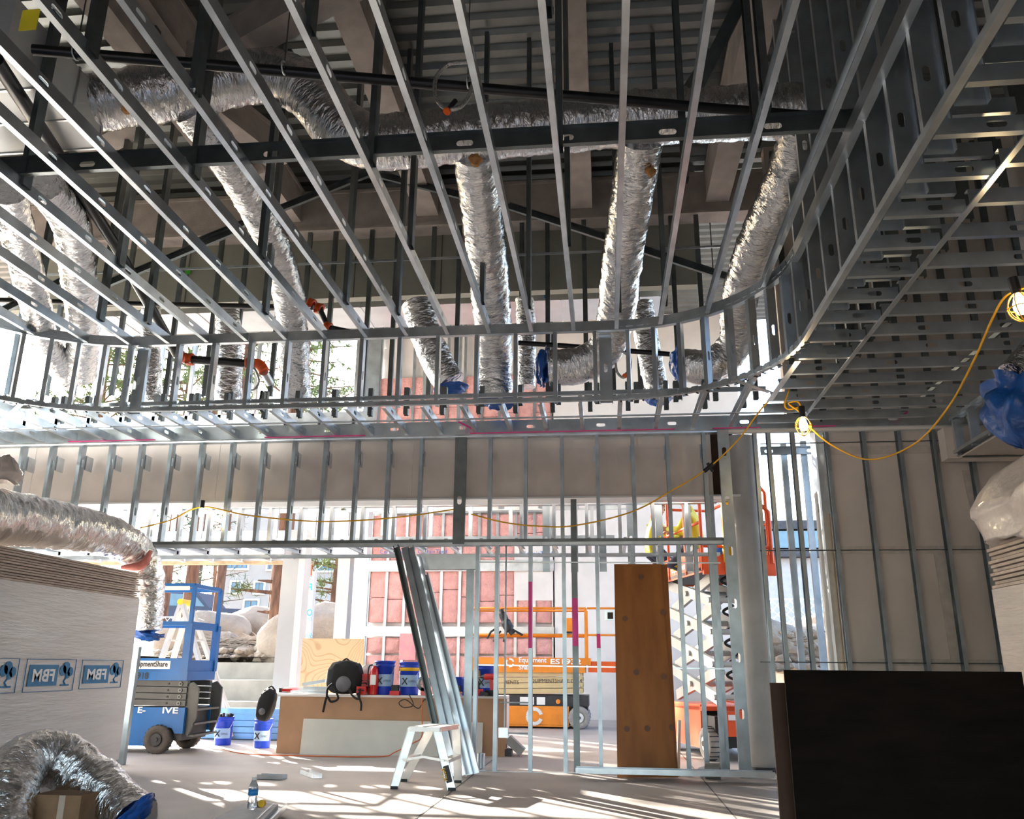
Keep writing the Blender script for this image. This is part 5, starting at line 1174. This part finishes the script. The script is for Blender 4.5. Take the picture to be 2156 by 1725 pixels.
bucket(P(551,1575,Z=0), 'blue bucket on the floor under the hanging backpack', .36, .115)
bucket(on(808), 'blue bucket on the bench beside the fire extinguisher', .41, .125)
b3 = bucket(on(861), 'blue bucket with yellow paint band on the bench', .40, .13)
m_ = MB(); c = on(861); m_.lathe(c, [(.1295,.29),(.1315,.29),(.1325,.345),(.1305,.345)], YELP, 28); m_.build('paint_band', b3, label='smeared yellow paint band')
bucket(on(1021,ba.y+.3), 'blue bucket behind the drills at the right end of bench', .38, .13)
c = on(955,ba.y+.3); m_ = MB(); m_.lathe(c, [(0,0),(.15,0),(.16,.22),(.15,.22),(.14,.03)], BKT, 4); m_.span(c+V((-.15,-.1,0)), c+V((.15,.1,.2)), BKT); m_.build('blue_crate', label='dark blue crate on the bench behind leaning studs', cat='crate')
# fire extinguisher
REDP = mat('red_enamel', (.55,.012,.012), .25, 0, .05, 4, coat=.5); c = on(786,ba.y+.08)
fe = thing('fire_extinguisher', c, 'red fire extinguisher standing on the bench', 'fire extinguisher')
m_ = MB(); m_.lathe(c, [(0,0),(.05,0),(.055,.01),(.055,.26),(.045,.31),(.022,.335),(.02,.35),(0,.35)], REDP, 24); m_.build('cylinder', fe)
m_ = MB(); m_.box(c+V((0,0,.365)), (.04,.04,.03), GALV); m_.bar(c+V((0,0,.385)), c+V((.08,0,.40)), .02,.008, BLACK); m_.bar(c+V((0,0,.37)), c+V((.07,0,.35)), .02,.008, BLACK); m_.build('valve', fe)
m_ = MB(); m_.span(c+V((-.035,-.057,.12)), c+V((.035,-.045,.24)), WHITEP); m_.build('label_plate', fe)
m_ = MB(); m_.tube(spline([c+V((0,0,.36)),c+V((-.07,0,.34)),c+V((-.08,0,.2)),c+V((-.06,-.02,.08))]), .01, BLACK, 8); m_.build('hose', fe)
# backpacks
FAB = mat('black_fabric', (.012,.012,.013), .85, 0, .2, 12, .5, 60); GREYF = mat('grey_fabric', (.14,.14,.15), .8)
def pack(c, s, label, tilt=0, straps=()):
    c = V(c); t = thing('backpack', c, label, 'backpack'); bm = bmesh.new(); bmesh.ops.create_icosphere(bm, subdivisions=4, radius=1); m_ = MB(); vv = []
    Rm = Matrix.Rotation(tilt,3,'Y')
    for v in bm.verts:
        x,y,z = v.co; sx = s[0]*(1-.18*max(0,z))*(abs(x)**.6)*(1 if x>0 else -1); sy = s[1]*(abs(y)**.8)*(1 if y>0 else -1); sz = s[2]*(abs(z)**.7)*(1 if z>0 else -1)
        p = V((sx,sy,sz+s[2])); k = 1+.07*noise.noise(v.co*3+c); vv.append(c+Rm@(p*k))
    m_.add(vv, [tuple(v.index for v in f.verts) for f in bm.faces], FAB, True); bm.free(); m_.build('body', t)
    m_ = MB(); cc = c+Rm@V((s[0]*.1,-s[1]*.95,s[2]*.62)); m_.lathe(cc, [(0,-.035),(s[0]*.32,-.028),(s[0]*.42,0),(s[0]*.35,.03),(0,.03)], GREYF, 20, (0,1,0)); m_.build('front_pad', t)
    for st_ in straps: m_ = MB(); m_.tube(spline([V(p) for p in st_], 6), .014, FAB, 6); m_.build('strap', t)
    m_ = MB(); m_.tube(spline([c+Rm@V((-.05,0,s[2]*1.95)), c+Rm@V((0,0,s[2]*2.1)), c+Rm@V((.05,0,s[2]*1.95))],6), .01, FAB, 6); m_.build('handle', t)
    return t
fy = ba.y-.05; pp_ = lambda x,y,Y=fy: P(x,y,Y=Y)
pack(on(725,ba.y+.17), (.235,.15,.205), 'black backpack with grey pad sitting on the bench', 0, (
  (pp_(700,1442), pp_(712,1470), pp_(697,1478), pp_(688,1468), pp_(680,1500)), (pp_(735,1450), pp_(742,1465), pp_(755,1472), pp_(757,1450)), (pp_(752,1460), pp_(760,1480), pp_(760,1497)), (pp_(700,1440), pp_(690,1450), pp_(688,1470))))
q = P(555,1518,Y=ba.y+.05); pack((q.x,q.y-.05,q.z), (.10,.13,.20), 'black backpack hanging at the left end of the bench above a bucket', R(12))
# plywood at the back
q0, q1 = P(632,1460,Y=12.3), P(768,1460,Y=12.3); ztp = P(700,1345,Y=12.5).z
PLY = mat('figured_plywood', (.62,.42,.24), .6, 0, .1, 3)
nn = PLY.node_tree.nodes; ll = PLY.node_tree.links; wv = nn.new('ShaderNodeTexNoise'); wv.inputs['Scale'].default_value = 1.3; wv.inputs['Detail'].default_value = 1; tc = nn.new('ShaderNodeTexCoord'); mp = nn.new('ShaderNodeMapping'); mp.inputs['Scale'].default_value = (1.4,1,1.0); ll.new(tc.outputs['Object'], mp.inputs[0]); ll.new(mp.outputs[0], wv.inputs['Vector'])
ma = nn.new('ShaderNodeMath'); ma.operation = 'MULTIPLY'; ma.inputs[1].default_value = 22; ll.new(wv.outputs[0], ma.inputs[0]); mf = nn.new('ShaderNodeMath'); mf.operation = 'SINE'
m3 = nn.new('ShaderNodeMath'); m3.operation = 'MULTIPLY'; m3.inputs[1].default_value = 6.28; ll.new(ma.outputs[0], m3.inputs[0]); ll.new(m3.outputs[0], mf.inputs[0])
rp = nn.new('ShaderNodeValToRGB'); rp.color_ramp.elements[0].color = (.66,.46,.27,1); rp.color_ramp.elements[1].color = (.52,.33,.18,1); rp.color_ramp.elements[0].position = .55; rp.color_ramp.elements[1].position = 1
ll.new(mf.outputs[0], rp.inputs[0]); ll.new(rp.outputs[0], nn['Principled BSDF'].inputs['Base Color'])
m_ = MB(); m_.hexa([V((q0.x,12.3,0)),V((q1.x,12.3,0)),V((q1.x,12.318,0)),V((q0.x,12.318,0)),V((P(637,1345,Y=12.5).x,12.5,ztp)),V((P(766,1345,Y=12.5).x,12.5,ztp)),V((P(766,1345,Y=12.5).x,12.518,ztp)),V((P(637,1345,Y=12.5).x,12.518,ztp))], PLY); m_.build('figured_plywood_sheet', label='light plywood panel with swirling grain standing behind the bench', cat='plywood')
# pale bag and tool boxes, drills
m_ = MB(); c = on(772,ba.y+.36); bag('plastic_bag', c+V((0,0,.02)), .17, 'translucent white plastic bag behind the fire extinguisher', None, (0,0,1), 2.0, mt=FILMW, amp=.25); bpy.data.objects['plastic_bag']['category'] = 'bag'
def toolbox(c, s, label, mt):
    c = V(c); t = thing('tool_case', c, label, 'tool case'); m_ = MB(); m_.span(c-V((s[0]/2,s[1]/2,0)), c+V((s[0]/2,s[1]/2,s[2]*.65)), mt); m_.build('case', t); m_ = MB(); m_.span(c+V((-s[0]/2,-s[1]/2,s[2]*.68)), c+V((s[0]/2,s[1]/2,s[2])), mt); m_.build('lid', t)
    m_ = MB(); m_.tube([c+V((-s[0]*.25,-s[1]/2,s[2]*.5)),c+V((-s[0]*.25,-s[1]/2-.03,s[2]*.55)),c+V((s[0]*.25,-s[1]/2-.03,s[2]*.55)),c+V((s[0]*.25,-s[1]/2,s[2]*.5))], .008, BLACK, 6); m_.build('handle', t)
toolbox(on(768,ba.y+.2), (.14,.14,.25), 'upright red tool case beside the white bag', REDP)
toolbox(on(762,ba.y+.05), (.12,.1,.10), 'low red tool case at the right of the backpack', REDP)
def drill(c, a, label, col=REDP, s=1):
    c = V(c); T_, M2 = frame(c, a); t = thing('cordless_drill', c, label, 'power tool')
    m_ = MB(); m_.cyl(T_(-.06*s,0,.19*s), T_(.05*s,0,.19*s), .032*s, col, 14); m_.build('motor_body', t)
    m_ = MB(); m_.cyl(T_(.05*s,0,.19*s), T_(.10*s,0,.19*s), .025*s, BLACK, 12, .015*s); m_.cyl(T_(.10*s,0,.19*s), T_(.16*s,0,.19*s), .004*s, GALV, 6); m_.build('chuck', t)
    m_ = MB(); m_.bar(T_(-.02*s,0,.17*s), T_(-.035*s,0,.06*s), .035*s, .04*s, col, up=(1,0,0)); m_.build('grip', t)
    m_ = MB(); m_.box(T_(-.03*s,0,.03*s), (.12*s,.07*s,.06*s), BLACK, M2); m_.build('battery', t)
drill(on(1030,ba.y+.08), 2.8, 'red cordless drill standing upright at the right end of bench', s=1.2)
m_ = MB(); c = on(1012,ba.y+.02); m_.cyl(c+V((-.09,0,.04)), c+V((.03,.02,.05)), .035, REDP, 12); m_.bar(c+V((0,0,.04)), c+V((.10,-.03,.02)), .04,.04, BLACK); m_.cyl(c+V((-.14,0,.04)), c+V((-.09,0,.04)), .018, BLACK, 10); m_.build('cordless_driver', label='red cordless driver lying beside the upright drill', cat='power tool')
for x, lb in ((832,'red and black battery charger between the two bench buckets'), (962,'red-topped black power tool lying behind leaning studs')):
    c = on(x,ba.y+.06); t = thing('battery_charger', c, lb, 'power tool'); m_ = MB(); m_.span(c+V((-.06,-.05,0)), c+V((.06,.05,.05)), REDP); m_.build('base', t); m_ = MB(); m_.span(c+V((-.045,-.04,.05)), c+V((.045,.04,.12)), BLACK); m_.build('battery', t)
m_ = MB(); c = on(892,ba.y+.1); m_.lathe(c+V((0,0,.14)), [(.05,-.03),(.09,-.03),(.09,.03),(.05,.03),(.05,-.03)], GALVD, 20, (0,1,0)); m_.span(c+V((-.03,-.03,0)), c+V((.05,.03,.09)), REDP); m_.build('grinder', label='grey and red round grinder right of yellow-banded bucket', cat='power tool')
m_ = MB(); c = on(1000,ba.y+.25); m_.lathe(c, [(0,0),(.09,0),(.09,.16),(.06,.2),(0,.2)], BLACK, 16); m_.lathe(c+V((0,0,.2)), [(.06,0),(.10,.01),(.10,.1),(0,.12)], mat('tan_leather',(.45,.28,.12),.8), 16); m_.build('tool_pouch', label='tan and black tool pouch left of the drills', cat='tool bag')
# steel bits on the bench left end
for i, (x0_, x1_, dz, dy) in enumerate(((640,688,.0,.15),(640,688,.045,.15),(638,686,.09,.17),(614,640,.0,.2),(575,640,0,.35),(600,660,.03,.38))):
    a, b_ = on(x0_,ba.y+dy,dz), on(x1_,ba.y+dy,dz+(.05 if i==2 else 0)); m_ = MB(); m_.stud(a+V((0,0,.002)), b_+V((0,0,.002)), (0,1,0), .092, .04, GALV, holes=False); m_.build('steel_piece', label=['lowest cut stud in pile left of bench backpack','middle cut stud in pile left of bench backpack','topmost tilted cut stud left of bench backpack','short cut stud lying alone on bench left half','cut stud at the far left rear of bench','cut stud lying over another at bench rear'][i], cat='steel channel')
m_ = MB(); a, b_ = on(593,ba.y+.2,.04), on(614,ba.y+.2,.04); m_.bar(a, b_, .03, .03, REDP); m_.bar(on(588,ba.y+.2,.04), a, .04, .05, BLACK); m_.build('hand_tool', label='red-handled hand tool lying at the bench left end', cat='tool')
# stack of blue-tinted studs on the floor behind
bs = thing('stud_bundle', P(500,1560,Z=0), 'bundle of bluish steel studs on floor behind the blue buckets', 'steel studs')
yb_ = P(500,1562,Z=0).y+.3
for i in range(5):
    for j in range(2):
        m_ = MB(); z = .05+i*.085; m_.stud((P(420,1540,Y=yb_).x, yb_+j*.2, z), (P(585,1540,Y=yb_).x, yb_+j*.2, z), (0,0,1), .075, .05, mat('blue_tinted_steel',(.25,.42,.60),.35,.6,.1,5), holes=False, flip=-1); m_.build('steel_stud', bs)
m_ = MB(); m_.span((P(420,1540,Y=yb_).x,yb_-.05,0),(P(585,1540,Y=yb_).x,yb_+.3,.012), DARKM); m_.build('base_strip', bs)
# foreground board pile with bottle and tape measure
q = P(520,1704,Y=6.3); zp = q.z
A, B, C_, D2 = P(516,1690,Z=zp), P(586,1694,Z=zp), P(520,1760,Z=zp), P(380,1760,Z=zp)
pile = thing('board_pile', V((P(520,1725,Y=6.2).x,6.2,0)), 'low pile of white board and steel channels at bottom edge', 'board pile')
m_ = MB(); t_ = V((0,0,.02)); m_.hexa([D2-t_,C_-t_,B-t_,A-t_,D2,C_,B,A], mat('bright_white_board',(.80,.80,.80),.7)); 
m_.build('white_board', pile)
dch = (B-C_).normalized()
for i in range(3):
    m_ = MB(); off_ = V((.035*i+.01,0,-.03-.045*i)); m_.stud(C_+off_, B+off_+dch*.05, (1,0,0), .10, .035, GALV, holes=False, flip=1 if i%2 else -1); m_.build('steel_channel', pile)
m_ = MB(); m_.hexa([V((p.x,p.y,0)) for p in (D2,C_,B,A)]+[p-t_ for p in (D2,C_,B,A)], GYPL); m_.build('board_core', pile)
for c in pile.children: pass
GLASS = mat('clear_plastic', (.85,.90,.95), .08, 0, .02, 3, trans=.85); bc = P(530,1704,Z=zp)
bt = thing('water_bottle', bc, 'clear plastic water bottle with blue label on the white board', 'bottle')
m_ = MB(); m_.lathe(bc, [(0,0),(.030,0),(.034,.008),(.034,.03),(.031,.04),(.034,.05),(.031,.06),(.034,.07),(.031,.08),(.034,.09),(.034,.135),(.030,.155),(.014,.19),(.013,.20),(0,.20)], GLASS, 24); m_.build('body', bt)
m_ = MB(); m_.lathe(bc, [(.0348,.092),(.0352,.092),(.0352,.130),(.0348,.130)], mat('label_blue',(.02,.25,.62),.4), 24); m_.build('label', bt)
m_ = MB(); m_.lathe(bc, [(.015,.188),(.0165,.19),(.0165,.208),(0,.208)], WHITEP, 18); m_.build('cap', bt)
c = P(551,1700,Z=zp); tm = thing('tape_measure', c, 'yellow and black tape measure on the white board', 'tape measure')
m_ = MB(); m_.cyl(c+V((0,.02,.025)), c+V((0,-.02,.025)), .024, YELP, 18); m_.build('case', tm); m_ = MB(); m_.span(c+V((-.05,-.018,.003)), c+V((-.01,.018,.035)), DARKM); m_.build('grip', tm)
# floor cords
def cord(name, pts, r, mt, label, cat='cord', n=6):
    m_ = MB(); m_.tube(spline(pts, 8), r, mt, n); return m_.build(name, label=label, cat=cat)
OC = mat('orange_cord', (.65,.13,.03), .5)
z_ = .008
cord('extension_cord', [P(x,y,Z=z_) for x,y in ((440,1569),(500,1585),(560,1590),(640,1592),(740,1594),(810,1593))]+[P(830,1585,Y=ba.y-.12),P(870,1565,Y=ba.y-.1),P(888,1550,Y=ba.y-.1),P(888,1500,Y=ba.y-.09),P(889,1470,Y=ba.y-.06)], .007, OC, 'thin orange extension cord running along the foot of the bench')
cord('power_cord', [P(x,y,Y=ba.y-.06) for x,y in ((861,1462),(870,1485),(850,1490),(840,1480),(855,1474),(880,1492),(892,1475),(900,1472))], .006, BLACK, 'black cord looping down over the brown bench face')
cord('power_cord', [P(900,1475,Y=ba.y-.08),P(930,1455,Y=ba.y-.05),P(965,1470,Y=ba.y-.06)], .005, BLACK, 'black cord end lying at the right half of bench top')
# string of work lights
def lightstring(pts, label, bulbs, r=.008):
    t = thing('work_light_string', pts[0], label, 'string light'); m_ = MB(); m_.tube(spline(pts, 10), r, YEL, 6); m_.build('yellow_cord', t)
    for q, d, s, cage in bulbs:
        q, d = V(q), V(d).normalized(); m_ = MB(); m_.cyl(q-d*.10*s, q-d*.02*s, .022*s, BLACK, 12); m_.build('socket', t)
        m_ = MB(); m_.lathe(q, [(.012*s,-.02*s),(.02*s,0),(.03*s,.03*s),(.03*s,.05*s),(.018*s,.075*s),(0,.08*s)], BULB, 16, d); m_.build('bulb', t)
        if cage:
            m_ = MB(); a = d.orthogonal().normalized(); b_ = d.cross(a)
            for k in range(4):
                e = a*math.cos(k*math.pi/4)+b_*math.sin(k*math.pi/4)
                m_.tube([q+e*(.055*s*math.sin(j*math.pi/10)**.6 if 0<j<10 else .001)+d*(-.03*s+.145*s*j/10) for j in range(11)], .003*s, YEL, 5); m_.tube([q-e*(.055*s*math.sin(j*math.pi/10)**.6 if 0<j<10 else .001)+d*(-.03*s+.145*s*j/10) for j in range(11)], .003*s, YEL, 5)
            m_.tube([q+(a*math.cos(k*.3927)+b_*math.sin(k*.3927))*.055*s+d*.045*s for k in range(16)], .003*s, YEL, 5, closed=True); m_.build('cage', t)
    return t
s1 = [P(x,y,Y=9.2) for x,y in ((296,1112),(360,1095),(425,1068),(520,1085),(640,1097),(740,1097),(850,1088),(955,1073))]
lightstring(s1, 'yellow work-light cord with one lit bulb along the left soffit', [(P(425,1074,Y=9.18),(0,0,-1),1.1,False)])
s2 = [P(x,y,Y=Y) for x,y,Y in ((992,1083,9.2),(1060,1100,9.2),(1130,1108,9.2),(1210,1107,9.2),(1330,1078,9.2),(1420,1030,9.1),(1492,985,9.0),(1555,925,8.7),(1600,865,8.5),(1635,828,8.3))]
l2 = lightstring(s2, 'yellow work-light cord drooping across the middle soffit and rising right', [])
m_ = MB(); q = P(1494,983,Y=8.98); m_.cyl(q+V((-.06,0,-.05)), q+V((.06,0,.05)), .022, BLACK, 10); m_.cyl(q+V((.03,0,-.05)), q+V((-.02,0,.04)), .018, BLACK, 10); m_.build('tap_socket', l2)
s3 = [P(x,y,Y=Y) for x,y,Y in ((1662,820,8.2),(1652,850,8.2),(1660,862,8.2),(1684,856,8.2),(1678,846,8.1),(1660,850,8.1),(1683,868,8.1),(1700,895,8.0),(1755,940,7.9),(1833,968,7.6),(1925,935,7.2),(1995,860,6.6),(2050,760,6.0),(2090,670,5.5),(2120,622,5.2),(2175,600,4.9))]
lightstring(s3, 'yellow caged work-light cord with two lit bulbs sweeping up the right side', [(P(1690,885,Y=7.9),(0,0,-1),1.35,True),(P(2144,628,Y=5.0),(0.1,0,-1),1.35,True)])
# two kneeling workers in the red lift platform
SKIN = mat('skin', (.45,.25,.17), .6); HIV = mat('hi_vis_yellow', (.62,.56,.03), .7); JEAN = mat('dark_trousers', (.03,.035,.06), .9); HAT = mat('hard_hat_yellow', (.85,.80,.10), .3)
T, M_ = frame(P(1497,1606,Z=0), R(14.5))
def worker(lx, lyy, face, label):
    zf = 2.24; base = V((P(lx,1065,Y=lyy).x, lyy, zf)); c, s = math.cos(face), math.sin(face)
    W_ = lambda x,y,z: base+V((c*x-s*y, s*x+c*y, z))
    J = [W_(0,0,.42), W_(0,.02,.60), W_(0,.05,.78), W_(0,.07,.86), W_(0,.10,.96),   # pelvis, waist, chest, neck, head base
         W_(.09,.02,.40), W_(.11,.34,.10), W_(.11,-.05,.06), W_(.11,-.16,.05),
         W_(-.09,.02,.40), W_(-.11,.34,.10), W_(-.11,-.05,.06), W_(-.11,-.16,.05),
         W_(.18,.05,.78), W_(.24,.18,.58), W_(.12,.38,.62), W_(-.18,.05,.78), W_(-.24,.18,.58), W_(-.12,.38,.62)]
    E_ = [(0,1),(1,2),(2,3),(3,4),(0,5),(5,6),(6,7),(7,8),(0,9),(9,10),(10,11),(11,12),(2,13),(13,14),(14,15),(2,16),(16,17),(17,18)]
    rad = [.15,.14,.16,.06,.06,.10,.075,.05,.045,.10,.075,.05,.045,.075,.05,.035,.075,.05,.035]
    t = thing('person', base, label, 'person')
    me = bpy.data.meshes.new('body'); me.from_pydata([tuple(p-base) for p in J], E_, []); o = bpy.data.objects.new('body', me); COL.objects.link(o); o.parent = t
    me.materials.append(HIV); sk = o.modifiers.new('skin','SKIN'); sk.use_smooth_shade = True
    for i, v in enumerate(me.skin_vertices[0].data): v.radius = (rad[i],rad[i]*.85); v.use_root = (i == 0)
    sb_ = o.modifiers.new('sub','SUBSURF'); sb_.levels = 1; sb_.render_levels = 2
    m_ = MB(); hc = W_(0,.13,1.03); m_.lathe(hc, [(0,-.12),(.05,-.11),(.072,-.05),(.08,0),(.078,.05),(.05,.10),(0,.115)], SKIN, 20); m_.add([hc+V(p) for p in ()], [], SKIN); fw = V((-s,c,0))
    m_.lathe(hc+fw*.075+V((0,0,-.02)), [(.012,0),(.014,.01),(.004,.03),(0,.03)], SKIN, 8, fw)
    for sg in (-1,1):
        e = V((c,s,0))*sg; m_.lathe(hc+e*.08, [(0,0),(.02,.0),(.022,.01),(0,.012)], SKIN, 8, e); m_.cyl(hc+fw*.07+e*.028+V((0,0,.005)), hc+fw*.082+e*.026+V((0,0,.005)), .008, BLACK, 8)
    m_.bar(hc+fw*.072-V((c,s,0))*.02+V((0,0,-.065)), hc+fw*.072+V((c,s,0))*.02+V((0,0,-.065)), .01, .008, mat('lips',(.35,.12,.09),.5)); m_.build('head', t)
    m_ = MB(); m_.lathe(hc+V((0,0,.03)), [(.125,-.005),(.125,.005),(.098,.01),(.095,.05),(.07,.09),(.03,.11),(0,.112)], HAT, 24); m_.build('hard_hat', t)
    m_ = MB()
    for sg in (-1,1):
        p1, p2, p3 = W_(.09*sg,.02,.40), W_(.11*sg,.34,.10), W_(.11*sg,-.16,.06); m_.tube([p1,p1.lerp(p2,.5),p2,p2.lerp(p3,.3),p3], [.115,.10,.085,.07,.06], JEAN, 12)
    m_.build('trousers', t)
    for sg in (-1,1):
        m_ = MB(); h = W_(.12*sg,.38,.62); m_.lathe(h, [(0,-.01),(.03,0),(.036,.04),(.03,.07),(0,.075)], SKIN, 10, fw)
        for k in range(4):
            q = h+fw*.07+V((c,s,0))*(.016*(k-1.5)); m_.tube([q,q+fw*(.03-.003*abs(k-1))+V((0,0,-.01)),q+fw*(.045-.004*abs(k-1))+V((0,0,-.035))], [.008,.0075,.006], SKIN, 6)
        q = h+fw*.02-V((c,s,0))*.03*sg; m_.tube([q,q-V((c,s,0))*.02*sg+fw*.03,q-V((c,s,0))*.012*sg+fw*.05], [.010,.009,.007], SKIN, 6); m_.build('hand', t)
worker(1368, 12.35, R(-80), 'kneeling worker in hi-vis vest and yellow hard hat, farther left on the red lift')
worker(1463, 11.7, R(70), 'kneeling worker in hi-vis vest and pale yellow hard hat, nearer on the red lift')
m_ = MB(); c = T(.42,.25,2.26); m_.lathe(c, [(0,0),(.09,0),(.10,.25),(0,.24)], BLUEP, 18); m_.lathe(c, [(.1005,.1),(.102,.1),(.104,.16),(.1025,.16)], WHITEP, 18); m_.build('blue_pail', label='small blue pail on the red lift platform', cat='bucket')
